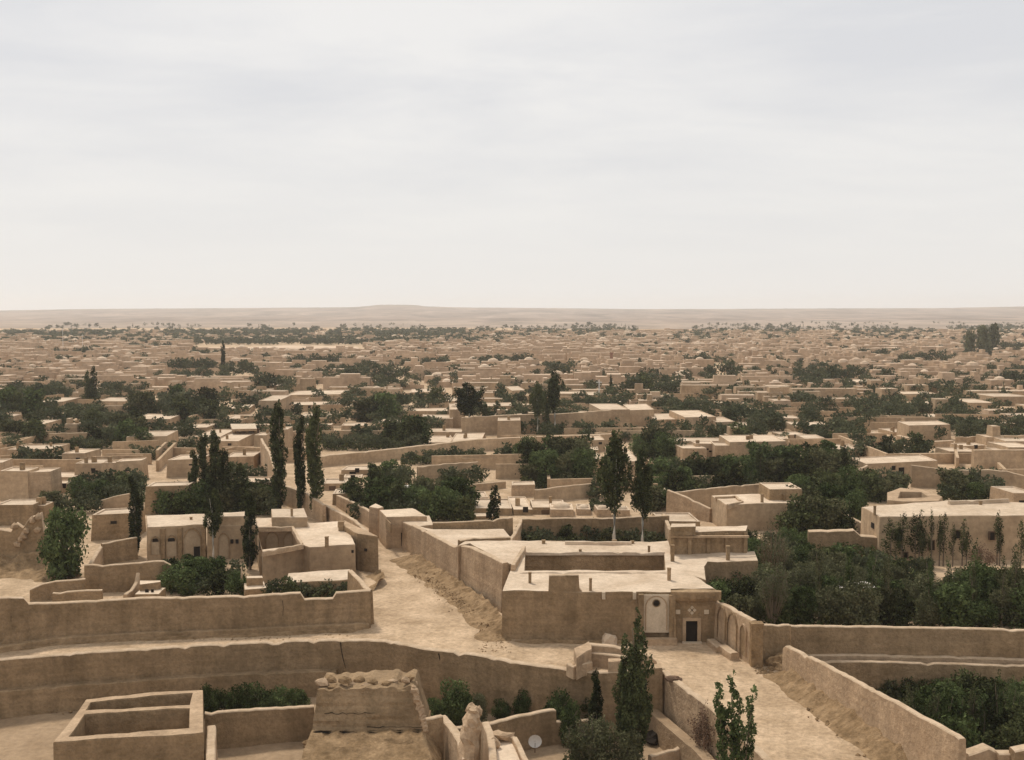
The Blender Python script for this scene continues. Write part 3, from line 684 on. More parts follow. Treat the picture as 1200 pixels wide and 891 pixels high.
a, b = P(847, 764, 0), P(861, 774, 0); wall_mesh([Vector((a.x, a.y, .65)), Vector((b.x, b.y, .65))], -.1, .75).build('seat_slab', MWL, t); adopt(t)
wall('mud wall between the arcaded wall and the leaning buttress', [(892, 776), (925, 775)], [(891, 731.5), (925, 732)])
t = MB(); vs = [PD(925, 733, 92.5), PD(916, 760, 91), PD(905, 780, 90), PD(920, 783, 90), PD(928, 775, 92)]
o = lump((0, 0, 0), 1.0, MRUB, None, 'earth_buttress', 4, sx=1.0, sz=.9, sub=3); o.location = P(914, 780, .1); tag(o, 'crumbled earth heap at the end of the arcaded forecourt', 'heap')
pts = [P(925, 733, 2.6), P(919, 750, 1.6), P(911, 770, .4)]
tag(wall_mesh([PD(926, 733, 92.3), PD(920, 752, 91.2), PD(913, 771, 90.2), PD(905, 779, 89.5)], -.1, .7).build('buttress', MWL, org=P(920, 780, 0)), 'leaning broken buttress sloping down at the corner of the right garden wall', 'buttress')
o = wall('long straight mud wall at right, dark garden trees behind', [(925, 768), (1000, 766), (1100, 768), (1240, 772)], [(926, 733), (1000, 733.5), (1100, 735), (1240, 738.5)], th=.5)
# ledge pair below it
for off, z, lab in ((.55, .12, 'upper_ledge'), (1.5, -.12, 'lower_ledge')):
    pts = [P(u, v, 0) for u, v in ((928, 766.5), (1000, 766.5), (1100, 768.5), (1240, 772.5))]
    wall_mesh([Vector((p.x, p.y - off, z)) for p in pts], -.6 if off < 1 else LZ - .4, .45).build(lab, MWL if off < 1 else MW, o, org=o.location)
mb = MB(); pts = [P(u, v, 0) for u, v in ((922, 767), (1000, 766.5), (1100, 768.5), (1240, 772.5))]
# diagonal wall right of the plaza
A = P(917, 787, 0); Bp = P(1060, 893, 0); dirn = (Bp - A)
E = on_plane(1130, 867, A, Bp)
pts = [on_plane(u, v, A, Bp) for u, v in ((920, 755.5), (960, 774), (1000, 795), (1050, 822), (1100, 849), (1128, 865))]
o = tag(wall_mesh(pts, LZ - .3, .45).build('mud_wall', MWL, org=A), 'tall pale diagonal wall right of the plaza, straight clean top', 'wall', 'mud garden walls')
# bank of earth at its foot
def bank(label, line, wdt, h, m=MRUB, name='earth_bank', side=-1, z0=0, lumps=0):
    pts = [P(u, v, z0) for u, v in line]; rs = []
    for i in range(len(pts) - 1):
        n = max(2, int((pts[i + 1] - pts[i]).length / .5)); rs += [pts[i].lerp(pts[i + 1], k / n) for k in range(n)]
    rs.append(pts[-1]); mb = MB(); K = 8; vs = []
    for i, p in enumerate(rs):
        d = (rs[min(i + 1, len(rs) - 1)] - rs[max(i - 1, 0)]).normalized(); n_ = Vector((d.y, -d.x, 0)) * side
        e = min(1, i / 4, (len(rs) - 1 - i) / 4)
        for k in range(K):
            q = k / (K - 1); wq = wdt * (1 + .35 * nz(p.x, p.y, .4, 2)); x = p.x + n_.x * wq * q; y_ = p.y + n_.y * wq * q
            z = z0 - .06 + e * h * (1 - q) ** 1.2 * (1 + .5 * nz(x, y_, .9)) + nz(x, y_, 1.9, 3) * .22 * h * (1 - q) * e
            vs.append((x, y_, z))
    mb.add(vs, [(i * K + k, i * K + k + 1, (i + 1) * K + k + 1, (i + 1) * K + k) for i in range(len(rs) - 1) for k in range(K - 1)])
    o = mb.build(name, m, org=rs[0]); 
    return tag(o, label, 'earth bank', 'banks of loose earth')
bank('bank of loose earth along the foot of the pale diagonal wall', [(918, 787), (960, 817), (1010, 855), (1080, 908)], 2.2, 1.3, side=1)
bank('thin drift of earth along the foot of the long left wall', [(0, 763), (60, 753), (140, 748), (300, 742.5), (432, 736.5)], 1.5, .28, side=1)
bank('thin drift of earth along the front wall of the central house', [(592, 751), (660, 751.5), (748, 751.5)], 1.2, .22, side=1)
bank('earth heaped at the foot of the retaining wall, far lower left', [(-20, 832), (40, 828), (90, 822)], 2.6, .8, side=1, z0=LZ)
# far lower right bits
t = empty('broken_wall', PD(1150, 900, 64)); tag(t, 'broken wall blocks with pale tops in the bottom right corner', 'wall', 'broken wall stubs')
pts = [PD(1118, 879, 67), PD(1128, 883, 66)]; wall_mesh(pts, LZ, .8).build('wall', MWL, t)
pts = [PD(1131, 882, 66.5), PD(1155, 874, 66.5), PD(1168, 880, 66.5)]; wall_mesh(pts, LZ, 1.0).build('wall', MWL, t)
pts = [PD(1168, 882, 66), PD(1184, 881, 66)]; wall_mesh(pts, LZ, .7).build('wall', MWL, t)
pts = [PD(1186, 878, 65.5), PD(1230, 868, 65.5)]; wall_mesh(pts, LZ, .8).build('wall', MW, t); adopt(t)

for (u, v0_, v1_) in ((13, 722, 748), (331, 704, 722)):
    q = P(u, (760 - (u / 435) * 25), 0); k = rnd.uniform(-3, 3)
    crack(LEFTWALL, [(u, v0_), (u + k, (v0_ + v1_) / 2), (u + k * .4, v1_)], q.y - .42, .022)
# ------------------------------------------------------------------ the lane
BA, BB = P(484, 651, 0), P(589, 716, 0)
pts = [on_plane(u, v, BA, BB) for u, v in ((485, 615), (500, 622.5), (520, 633), (535, 641), (540, 639), (551, 640), (575, 651), (592, 660))]
tag(wall_mesh(pts, -.1, .6).build('mud_wall', MWL, org=BA), 'tall pale wall along the right side of the dirt lane, stepped top', 'wall', 'walls along the lane')
bank('bank of rubble and loose earth below the tall lane wall', [(478, 652), (500, 662), (540, 689), (575, 716), (592, 738), (600, 752)], 3.3, .9, side=1)
def clods(label, spots, name='rubble', m=MRUB):
    mb = MB()
    for (p, r) in spots:
        k = [r * rnd.uniform(.7, 1.3) for _ in range(6)]
        c = [(p.x + k[0], p.y, p.z), (p.x, p.y + k[1], p.z + r * .2), (p.x - k[2], p.y, p.z), (p.x, p.y - k[3], p.z), (p.x + rnd.uniform(-.4, .4) * r, p.y, p.z + k[4] * .8), (p.x, p.y, p.z - r)]
        mb.add(c, [(0, 1, 4), (1, 2, 4), (2, 3, 4), (3, 0, 4), (1, 0, 5), (2, 1, 5), (3, 2, 5), (0, 3, 5)])
    o = mb.build(name, m); return tag(o, label, 'rubble', kind='stuff')
sp_ = []
for i in range(1500):
    q = rnd.random(); u = 484 + 106 * q + rnd.uniform(-7, 7); v = 657 + 80 * q + rnd.gauss(0, 8); sp_.append((P(u, v, rnd.uniform(0, .4)), rnd.uniform(.03, .09) if rnd.random() < .93 else rnd.uniform(.1, .24)))
for i in range(120): sp_.append((P(rnd.uniform(560, 600), rnd.uniform(735, 765), 0), rnd.uniform(.04, .12)))
clods('scattered clods and stones over the bank beside the lane', sp_)
sp_ = []
for i in range(260):
    q = rnd.random(); sp_.append((P(920 + 130 * q + rnd.gauss(0, 9), 792 + 100 * q + rnd.gauss(4, 4), rnd.uniform(0, .15)), rnd.uniform(.05, .2)))
for i in range(140): sp_.append((P(rnd.uniform(885, 930), rnd.uniform(772, 790), .05), rnd.uniform(.05, .22)))
clods('loose stones and dirt along the pale diagonal wall', sp_)
sp_ = []
for i in range(150): sp_.append((P(rnd.uniform(0, 440), 0, 0) if False else P(rnd.uniform(0, 440), rnd.uniform(744, 752), 0), rnd.uniform(.04, .13)))
clods('small stones strewn along the left street', sp_)
sp_ = []
for i in range(260): sp_.append((P(rnd.uniform(0, 100), rnd.gauss(824, 5), LZ + .2), rnd.uniform(.08, .3)))
for i in range(120): sp_.append((P(rnd.uniform(355, 505), rnd.uniform(868, 891), -3.2), rnd.uniform(.06, .25)))
clods('broken clods at the foot of the retaining wall and the ruined tower', sp_)
# building group right of the lane wall (roofs seen from above)
t = empty('flat_roofed_house', P(560, 660, 0)); tag(t, 'low house behind the tall lane wall, wide pale roof and dark ridge', 'house', 'mud houses')
px_block([(537, 640), (551, 637), (593, 659), (600, 661), (613, 640), (598, 634), (545, 634)], 4.4, 0, parent=t)
px_block([(489, 616), (535, 640), (545, 633), (598, 630), (590, 620), (508, 621)], 3.6, 0, parent=t, roof_name='lower_roof')
wall_mesh([P(538, 633, 4.5), P(555, 630.5, 4.5), P(598, 629, 4.5)], 3.4, .5).build('parapet', MW, t)
wall_mesh([P(507, 612, 4.4), P(540, 611.5, 4.4), P(578, 609, 4.4), P(600, 606, 4.4)], 0, .4).build('back_wall', MW, t); adopt(t)
t = empty('lane_shed', P(485, 650, 0)); tag(t, 'pale-roofed shed with a dark doorway facing the lane', 'house', 'mud houses')
px_block([(460, 606), (484, 617.5), (508, 615), (503, 604.5)], 3.3, 0, parent=t, m=MWL)
a, b = P(460, 606, 3.3), P(484, 617.5, 3.3); n_ = Vector((-(b.y - a.y), b.x - a.x, 0)).normalized(); n_ = -n_ if n_.y > 0 else n_
opening(t, 'doorway', 467.5, 470.5, 623, 640, a + n_ * .12, b + n_ * .12); adopt(t)
t = empty('lane_house', P(465, 630, 0)); tag(t, 'larger flat-roofed lane house just behind the shed with the dark doorway', 'house', 'mud houses')
px_block([(445, 598), (453, 606), (500, 605), (483, 595.5)], 3.9, 0, parent=t, m=MWL)
opening(t, 'shutter', 452, 458, 608, 625, P(445, 598, 3.9) + Vector((-.1, -.15, 0)), P(459, 611, 3.9) + Vector((-.1, -.15, 0)), MW); adopt(t)
wall('lane wall climbing away behind the lane house, right side', [(445, 626), (394, 592)], [(441, 603), (420, 591), (396, 580)], th=.5, m=MWL, group='walls along the lane')
t = empty('gate_block', P(443, 622, 0)); tag(t, 'narrow gatehouse block with pale top beside the lane house', 'house', 'mud houses')
px_block([(433, 594), (443, 596), (449, 594), (440, 590)], 3.8, 0, parent=t, m=MWL); adopt(t)
wall('lane wall on the left side, between the poplars and the lane end', [(440, 652), (380, 606)], [(437, 630), (417, 610), (380, 591)], th=.5, m=MWL, group='walls along the lane')
t = empty('lane_end_block', P(435, 672, 0)); tag(t, 'tall mud wall end standing at the mouth of the lane, small square hole', 'wall', 'walls along the lane')
px_block([(419, 626), (443, 629), (404, 610), (396, 612)], 4.1, 0, parent=t, m=MW, mr=MWL)
opening(t, 'square_hole', 427, 430, 643, 646.5, P(419, 626, 4.1) + Vector((0, -.14, 0)), P(443, 629, 4.1) + Vector((0, -.14, 0))); adopt(t)
bank('heap of loose earth at the foot of the tall lane wall end', [(425, 676), (446, 674), (452, 684), (436, 694)], 1.4, .7, side=1)

#@@SPLIT4
# ------------------------------------------------------------------ left compound
t = empty('flat_roofed_house', P(360, 672, 0)); tag(t, 'flat-roofed house with a small arched inner court, behind the long left wall', 'house', 'courtyard houses')
px_block([(308, 647), (355, 638), (363, 641.5), (416, 638), (403, 611), (362, 613), (357, 607), (320, 607), (300, 608), (300, 616)], 3.5, -.1,
         [[(303.5, 645), (338, 641), (354, 638), (343, 617.5), (302, 618.5)]], hole_z=0, parent=t)
px_block([(319, 606.5), (360, 606), (356, 595.5), (318, 597)], 4.7, 3.3, parent=t, roof_name='upper_roof', wall_name='upper_wall')
a, b = P(302, 618.5, 3.5) + Vector((0, -.12, 0)), P(343, 617.5, 3.5) + Vector((0, -.12, 0))
arch_panel(t, 312, 326, 624, 655, a, b, MPLD); arch_panel(t, 333, 345, 625, 655, a, b, MPLD)
for q in ((383, 630, 640, 4), (342, 597, 605, 2.5), (380, 605, 611, 2.2)): vent(t, q[0], q[1], q[2], 3.5 if q[0] != 342 else 4.7, q[3])
vent(t, 400, 612, 622, 3.5, 6)
opening(t, 'window', 412, 414.5, 645, 648, P(363, 641.5, 3.5) + Vector((0, -.14, 0)), P(416, 638, 3.5) + Vector((0, -.14, 0))); 
wall_mesh([P(308, 646, 3.75), P(354, 637.5, 3.75), P(343, 617, 3.75), P(302, 617.5, 3.75)], 3.2, .35).build('court_rim', MWL, t); adopt(t)
t = empty('low_shed', P(370, 690, 0)); tag(t, 'low shed with bright flat roof above the hedged yard, behind the notched wall', 'shed', 'mud sheds')
px_block([(335, 683.5), (410, 679), (410, 667), (338, 672)], 1.7, 0, parent=t); adopt(t)
t = empty('low_shed', P(300, 697, 0)); tag(t, 'small stepped shed with pale roofs between courtyard bushes and hedge', 'shed', 'mud sheds')
px_block([(287, 691), (312, 689), (309, 682), (286, 684)], 1.5, 0, parent=t)
px_block([(289, 677.5), (308, 677), (307, 675), (289, 675.5)], 2.3, 0, parent=t, roof_name='upper_roof', wall_name='upper_wall'); adopt(t)
wall('narrow leaning wall stub beside the stepped shed', [(277, 701), (284, 700)], [(276, 697), (282, 690), (283, 664), (285.5, 700)], m=MWL, group='broken wall stubs', th=.35)

t = empty('arched_house', P(210, 655, 0)); tag(t, 'old house with a tall arched iwan and blind arches, pale roof, left middle', 'house', 'courtyard houses')
px_block([(173, 618), (241, 614.5), (240, 602), (172, 604.5)], 3.95, 0, parent=t)
px_block([(243, 617), (300, 615), (300, 606), (243, 608)], 3.95, 0, parent=t, roof_name='right_roof', wall_name='right_wall')
px_block([(255, 606), (287, 605), (287, 600), (254, 601)], 5.0, 3.8, parent=t, roof_name='upper_roof', wall_name='upper_wall')
a, b = P(173, 618, 3.95) + Vector((0, -.17, 0)), P(241, 614.5, 3.95) + Vector((0, -.17, 0))
for u0, u1, vt0, vb, m_ in ((177, 187, 630, 650, MPLD), (195, 207, 629, 652, MPLD), (215, 235, 621, 655, MPLD)): arch_panel(t, u0, u1, vt0, vb, a, b, m_)
for u0, u1, vt0, vb in ((178.5, 186, 631.5, 635), (196.5, 205, 631, 634.5)): opening(t, 'window', u0, u1, vt0, vb, a + Vector((0, -.05, 0)), b + Vector((0, -.05, 0)))
opening(t, 'door', 227, 234.5, 641, 655, a + Vector((0, -.08, 0)), b + Vector((0, -.08, 0)), frame=False)
for u in (191, 211, 239):
    x = on_plane(u, 640, a, b); mb = MB(); mb.box(x.x - .25, x.x + .25, x.y - .12, x.y + .2, 0, 3.7); mb.build('pilaster', MW, t)
a, b = P(243, 617, 3.95) + Vector((0, -.17, 0)), P(300, 615, 3.95) + Vector((0, -.17, 0))
arch_panel(t, 256, 268, 626, 656, a, b, MPLD)
for u0 in (270, 276): opening(t, 'window', u0, u0 + 3.5, 632.5, 637, a, b)
vent(t, 224, 607, 609, 3.95, 2.5); adopt(t)
wall('grey-brown courtyard wall with pale crest before the arched house', [(98, 693), (125, 694), (203, 690)], [(100, 661.5), (108, 661), (121, 662.5), (192, 656.5), (201, 662)])
wall('pale-topped side wall slanting back left of the courtyard', [(104, 688), (120, 660)], [(106, 660), (113, 648), (121, 637)], m=MWL)
wall('inner courtyard wall stepping toward the slim dark tree', [(118, 662), (162, 655)], [(119, 637), (140, 633), (160, 629.5)])
wall('low wall behind the long left wall, fading into earth', [(28, 705), (100, 700)], [(35, 691), (50, 684), (65, 681), (100, 678)])
wall('knee-high wall strip just behind the long left wall', [(60, 708), (125, 705)], [(62, 694), (95, 692), (120, 691)])
wall('leaning wall fragment with a hooked top behind the long left wall', [(148, 708), (162, 700)], [(147, 697), (154, 692), (160, 682), (162, 671)], m=MWL, group='broken wall stubs', th=.4)
t = empty('low_shed', P(180, 700, 0)); tag(t, 'tumbledown shed with two dark holes just behind the long left wall', 'shed', 'mud sheds')
px_block([(164, 685), (188, 683), (188, 680), (164, 681)], 1.9, 0, parent=t)
px_block([(158, 696), (186, 696), (194, 689), (170, 688)], 1.2, 0, parent=t, roof_name='lower_roof', wall_name='lower_wall')
opening(t, 'hole', 170, 174, 691, 695, P(158, 692, 1.4), P(190, 692, 1.4)); opening(t, 'hole', 177, 180, 691, 695, P(158, 692, 1.4), P(190, 692, 1.4)); adopt(t)
o = wall('big dim mud wall face at far left with crumbling crest', [(-30, 668), (62, 664)], [(-30, 622), (0, 620), (14, 622), (20, 612), (28, 618), (36, 606), (44, 603), (49, 600), (52, 622), (62, 626)], th=.9)
for i, (u, v) in enumerate(((17, 617), (24, 632), (30, 622), (38, 610), (45, 606), (20, 638), (28, 628), (44, 622))):
    lump(on_plane(u, v, P(-30, 668, 0) + Vector((0, -.5, 0)), P(62, 664, 0) + Vector((0, -.5, 0))) - o.location, .42, MWL, o, 'adobe_lump', 40 + i, sub=1)
bank('rough earth slope below the dim wall face at far left', [(-30, 668), (20, 668), (60, 666), (95, 676)], 4.5, 1.6, side=1)

# ------------------------------------------------------------------ behind the central house
t = empty('pilastered_house', P(832, 650, 0)); tag(t, 'low house with pilastered panelled front behind the central house, right side', 'house', 'mud houses')
px_block([(787, 624), (874, 622), (876, 616), (787, 618)], 4.4 + 2.2, 3, parent=t, m=MW)
a, b = P(787, 624, 6.6), P(874, 622, 6.6)
for u in (787.5, 808, 830, 851, 873): x = on_plane(u, 636, a, b); mb = MB(); mb.box(x.x - .18, x.x + .18, x.y - .25, x.y + .1, 4.3, 6.4); mb.build('pilaster', MW, t)
mb = MB(); x0 = on_plane(786, 628, a, b); x1 = on_plane(875, 628, a, b); mb.box(x0.x, x1.x, x0.y - .3, x0.y, 6.1, 6.3); mb.build('cornice', MWL, t)
px_block([(786, 618), (815, 617), (815, 613.5), (787, 614)], 7.3, 6.4, parent=t, roof_name='upper_roof', wall_name='upper_wall'); adopt(t)
wall('back wall of the hedged garden behind the central house', [(612, 640), (783, 638)], [(612, 608), (655, 607), (720, 607), (784, 604)], m=MW)
wall('left side wall of the hedged garden, pale crest slanting back', [(600, 660), (613, 634)], [(598, 633), (613, 607)], m=MWL)
wall('right side wall of the hedged garden, pale in the light', [(786, 650), (778, 632)], [(786, 621), (778, 602)], m=MWL)

# mid-distance houses: (uL, uR, v roof front, v roof back, v base)
WST = ('dome', 'win', 'door', 'none')
def size_word(wm, h, dm):
    if wm > 20: return 'elongated'
    if wm > 13: return 'long'
    if h > 5: return 'tall'
    if wm < 5.5: return 'tiny'
    if dm > 9: return 'deep-roofed'
    if h < 2.4: return 'low'
    return 'plain'
def rim_roof(mb, c, z, rim=.16, dip=.14):
    # c: four corners CCW; rim ring and sunken deck
    cen = sum(c, Vector((0, 0))) / 4
    inn = [p + (cen - p).normalized() * min(rim * 2.2, (cen - p).length * .3) for p in c]
    j = [rnd.uniform(-.05, .05) for _ in range(4)]
    vs = [(c[i].x, c[i].y, z + j[i]) for i in range(4)] + [(inn[i].x, inn[i].y, z + j[i]) for i in range(4)] + [(inn[i].x, inn[i].y, z - dip) for i in range(4)]
    mb.add(vs, [(i, (i + 1) % 4, 4 + (i + 1) % 4, 4 + i) for i in range(4)] + [(4 + i, 4 + (i + 1) % 4, 8 + (i + 1) % 4, 8 + i) for i in range(4)] + [(8, 9, 10, 11)]); return j
def walls4(mb, c, z0, j, z, nsub=1):
    n = 4; vs = []
    cen = sum(c, Vector((0, 0))) / 4
    for i in range(4):
        o_ = (c[i] - cen).normalized() * .08 * max(z - z0, 0)
        vs += [(c[i].x, c[i].y, z + j[i]), (c[i].x + o_.x, c[i].y + o_.y, z0)]
    mb.add(vs, [(i * 2, i * 2 + 1, ((i + 1) % 4) * 2 + 1, ((i + 1) % 4) * 2) for i in range(4)])
hcount = 0; srects = []
def house_world(c, z, z0=0.0, parts=True, dome=0, windows=0, door=0, ventn=0, m=None, stub=None, u=None, v=None, room=False, yard=False):
    """c: 4 corners, front-left first, CCW seen from above"""
    global hcount
    c = [Vector((p[0], p[1])) for p in c]
    occupy(c, .3); ctr = (c[0] + c[1]) / 2
    t = empty('mud_house', (ctr.x, ctr.y, z0)); hcount += 1
    org = Vector((ctr.x, ctr.y, z0)); cl = [p - ctr for p in c]
    rf = MB(); j = rim_roof(rf, cl, z - z0)
    wl_ = MB(); walls4(wl_, cl, 0, j, z - z0)
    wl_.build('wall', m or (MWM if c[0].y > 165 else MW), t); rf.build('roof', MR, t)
    wd = (c[1] - c[0]).length; hh = z - z0; t_ = (cl[1] - cl[0]).normalized(); nn = Vector((t_.y, -t_.x))
    if nn.y > 0: nn = -nn
    def wbox(s, wdt, za, zb, name, mm, pr):
        a = cl[0] + t_ * s + nn * pr; b = a + t_ * wdt; k = nn * -.3
        mb = MB(); q = [a, b, b + k, a + k]; mb.add([(p.x, p.y, zq) for zq in (za, zb) for p in q], [(3, 2, 1, 0), (4, 5, 6, 7), (0, 1, 5, 4), (1, 2, 6, 5), (2, 3, 7, 6), (3, 0, 4, 7)]); mb.build(name, mm, t)
    if door and wd > 3: wbox(wd * rnd.uniform(.15, .7), 1.1, 0, min(2.0, hh * .65), 'door', MDARK if rnd.random() < .5 else MWOOD, .1)
    for k in range(windows):
        s = wd * (k + .5 + rnd.uniform(-.15, .15)) / windows
        wbox(min(s, wd - 1), .75, hh * .5, hh * .5 + .75, 'window', MDARK, .075)
    if room:
        q0 = rnd.uniform(.0, .6); q1 = q0 + rnd.uniform(.25, .4); e0, e1 = cl[3] - cl[0], cl[2] - cl[1]
        A_ = cl[0].lerp(cl[1], q0) + e0 * .3; B_ = cl[0].lerp(cl[1], q1) + e0 * .3; c2 = [A_, B_, B_ + e0 * .55, A_ + e0 * .55]; up = rnd.uniform(.9, 2.2)
        w2 = MB(); r2 = MB(); jj = rim_roof(r2, c2, hh + up, .08, .08); walls4(w2, c2, hh - .2, jj, hh + up); w2.build('upper_wall', m or (MWM if c[0].y > 165 else MW), t); r2.build('upper_roof', MR, t)
    if yard:
        sd_ = rnd.choice((0, 1)); A_ = cl[0] if sd_ else cl[1]; dr_ = -t_ if sd_ else t_; L_ = rnd.uniform(3, 7); hy = hh * rnd.uniform(.5, .75)
        pts_ = [A_, A_ + dr_ * L_, A_ + dr_ * L_ + (cl[3] - cl[0]) * .9]
        wall_mesh([Vector((p.x + ctr.x, p.y + ctr.y, z0 + hy)) for p in pts_], z0 - .1, .4).build('yard_wall', m or (MWM if c[0].y > 165 else MW), t, org=Vector((ctr.x, ctr.y, z0)))
    for k in range(ventn):
        p = cl[0].lerp(cl[2], rnd.uniform(.15, .85)) + (cl[1] - cl[0]) * rnd.uniform(-.1, .1); mb = MB(); q = rnd.uniform(.18, .35); mb.box(p.x - q, p.x + q, p.y - q, p.y + q, hh - .3, hh + rnd.uniform(.5, 1.1)); mb.build('roof_vent', MW, t)
    if dome:
        p = (cl[0] + cl[2]) / 2; r = min((cl[1] - cl[0]).length, (cl[3] - cl[0]).length) * .4; mb = MB(); n = 12; vs = []
        for a in range(5):
            e = a / 4 * math.pi / 2
            for b in range(n): vs.append((p.x + math.cos(e) * r * math.cos(b * 2 * math.pi / n), p.y + math.cos(e) * r * math.sin(b * 2 * math.pi / n), hh - .15 + math.sin(e) * r * .6))
        mb.add(vs, [(a * n + b, a * n + (b + 1) % n, (a + 1) * n + (b + 1) % n, (a + 1) * n + b) for a in range(4) for b in range(n)]); mb.build('dome', MR, t, smooth=True)
    fu, fv = project((ctr.x, ctr.y, (z + z0) / 2))
    st = stub or (size_word(wd, hh, (c[3] - c[0]).length) + (' domed' if dome else ' flat-roofed') + ' mud house')
    autolabel(t, st, fu, fv, 'house', 'mud houses')
    return t
def H(uL, uR, vf, vb, base, skew=0.0, z0=0.0, **k):
    srects.append((uL, uR, vf, base)); b = P((uL + uR) / 2, base, z0); a = PD(uL, vf, b.y); c = PD(uR, vf - skew, b.y); z = a.z
    d = P(uL, vb, z); dep = max(2.5, d.y - a.y); sl = rnd.uniform(-.12, .06) * dep
    yo = P(uR, vf - skew, z).y - a.y
    cs = [(a.x, a.y), (c.x, a.y + yo), (c.x + sl, a.y + yo + dep), (a.x + sl, a.y + dep)]
    return house_world(cs, z, z0, windows=k.get('w', 0), door=k.get('d', 0), dome=k.get('dome', 0), ventn=k.get('vn', 0), m=k.get('m'))
for a in [ (0, 33, 552, 547.5, 586), (30, 56, 554, 549, 586), (52, 86, 559, 553.5, 568), (49, 86, 567, 563, 578),
    (88, 121, 543, 538, 565), (119, 137, 542.5, 540, 565), (136, 163, 541, 537.5, 565), (73, 99, 531.5, 526, 551), (60, 74, 534, 530.5, 548), (8, 57, 527, 521.5, 542),
    (-8, 16, 488, 484.5, 500), (22, 52, 497, 491, 508), (42, 71, 471.5, 466, 482), (112, 148, 470, 465.5, 485), (134, 154, 491, 486.5, 497),
    (158, 200, 491, 485, 503), (148, 192, 512, 505.5, 527), (166, 192, 510, 507, 514), (171, 219, 570, 565, 603), (-6, 38, 592, 585, 616), (38, 53, 592.5, 588, 613),
    (108, 152, 604, 597, 634, 3), (200, 240, 502, 497, 510), (228, 258, 512, 503, 520), (250, 279, 517, 504.5, 531), (264, 302, 491, 486, 498), (265, 290, 479, 474.5, 486),
    (303, 326, 470, 463, 496), (298, 311, 510, 506.5, 538), (263, 295, 536, 530, 550), (196, 233, 539, 533, 560), (192, 218, 571, 565.5, 590), (275, 324, 565, 559, 585),
    (379, 407, 567, 561, 575), (390, 421, 579, 573, 592), (400, 426, 499, 495.5, 504), (442, 471, 495.5, 491, 504), (400, 425, 508, 504, 513), (480, 524, 482.5, 478.5, 489),
    (495, 531, 490, 485.5, 504), (497, 541, 506, 502, 512), (502, 532, 519, 511, 524), (528, 564, 517, 508, 522), (538, 572, 584, 577, 589), (548, 600, 595.5, 584.5, 604), (552, 582, 605, 598.5, 609),
    (400, 438, 551, 546, 557), (403, 424, 560, 556, 565), (398, 420, 578, 573, 586), (704, 738, 480, 473, 506), (738, 768, 481, 474, 500), (768, 806, 492, 485, 503),
    (803, 840, 489, 481, 507), (840, 863, 495, 489, 509), (820, 893, 500, 495, 507), (692, 709, 516, 510.5, 530), (660, 701, 527, 521, 534), (678, 707, 538, 530.5, 547),
    (732, 750, 541, 528, 561), (600, 627, 569, 564.5, 583), (602, 624, 597, 582, 604), (624, 664, 595, 586, 603), (765, 781, 575, 571.5, 592), (775, 820, 611, 601, 622),
    (902, 940, 573.5, 565.5, 618), (1015, 1110, 543.5, 536.5, 562, 4), (1063, 1084, 534.5, 529.5, 540), (1113, 1146, 529, 524, 541), (1126, 1158, 523, 519.5, 530), (1168, 1189, 528, 524.5, 552),
    (1182, 1215, 524, 518, 552), (1047, 1066, 506.5, 502, 511), (1065, 1118, 498.5, 494, 517), (1088, 1118, 489, 485.5, 495), (1008, 1038, 510, 506, 515), (1150, 1190, 496, 490.5, 505),
    (800, 828, 525.5, 521, 543), (815, 839, 520, 516.5, 540), (838, 869, 522, 518.5, 543), (855, 923, 518, 510, 543), (943, 968, 514, 509.5, 524), (975, 1010, 527, 521, 538),
    (917, 946, 510, 506, 517), (932, 975, 500, 494, 507), (915, 939, 490, 486.5, 499), (1188, 1215, 578, 570, 602), (858, 892, 482, 478, 489), (1040, 1062, 488, 484, 494), (350, 392, 488, 484, 496),
    (300, 330, 452, 448, 460), (335, 396, 463, 458, 470), (330, 400, 475, 471, 483), (480, 520, 460, 456, 467), (520, 548, 470, 465, 476), (600, 616, 458, 453, 470), (655, 688, 463, 459, 471), (690, 706, 463, 459, 470),
    (566, 600, 476, 472, 488), (1135, 1165, 472, 467, 482), (1165, 1210, 465, 461, 476), (1000, 1040, 448, 445, 456), (1060, 1100, 462, 459, 470)]:
    sk = a[5] if len(a) > 5 else rnd.uniform(-.6, 1.2); wpx = a[1] - a[0]
    H(*a[:5], skew=sk, w=(1 if rnd.random() < .4 else 0) + (1 if wpx > 60 else 0), d=rnd.random() < .3, vn=rnd.choice((0, 0, 1, 1, 2)) if a[2] > 500 else 0, m=MWL if rnd.random() < .25 else None)
# small domed rooms
for a in [(716, 726, 474, 471, 482), (726, 737, 474, 470.5, 482), (527, 545, 480, 473, 503), (645, 672, 597, 590, 606), (676, 692, 597, 591, 604), (700, 716, 597, 592, 606), (722, 738, 598, 593, 606)]:
    H(*a, dome=1, m=MWL)
# open-fronted loggia
t = empty('loggia', P(287, 521, 0)); tag(t, 'small white-topped loggia with dark openings, before the broad dark trees', 'loggia')
z = PD(275, 502, P(287, 521, 0).y).z; px_block([(272, 503), (301, 502.5), (299, 496.5), (270, 497)], z, z - .5, parent=t, mr=MPAL, m=MWL, wall_name='roof_edge')
yy = P(287, 521, 0).y
for u in (274, 280.5, 289, 299): x = PD(u, 510, yy).x; mb = MB(); mb.box(x - .25, x + .25, yy + .3, yy + .8, 0, z - .4); mb.build('column', MW, t)
mb = MB(); mb.box(PD(273, 510, yy).x, PD(300, 510, yy).x, yy + 3, yy + 3.3, 0, z - .4); mb.build('back_wall', MWOOD, t); adopt(t)
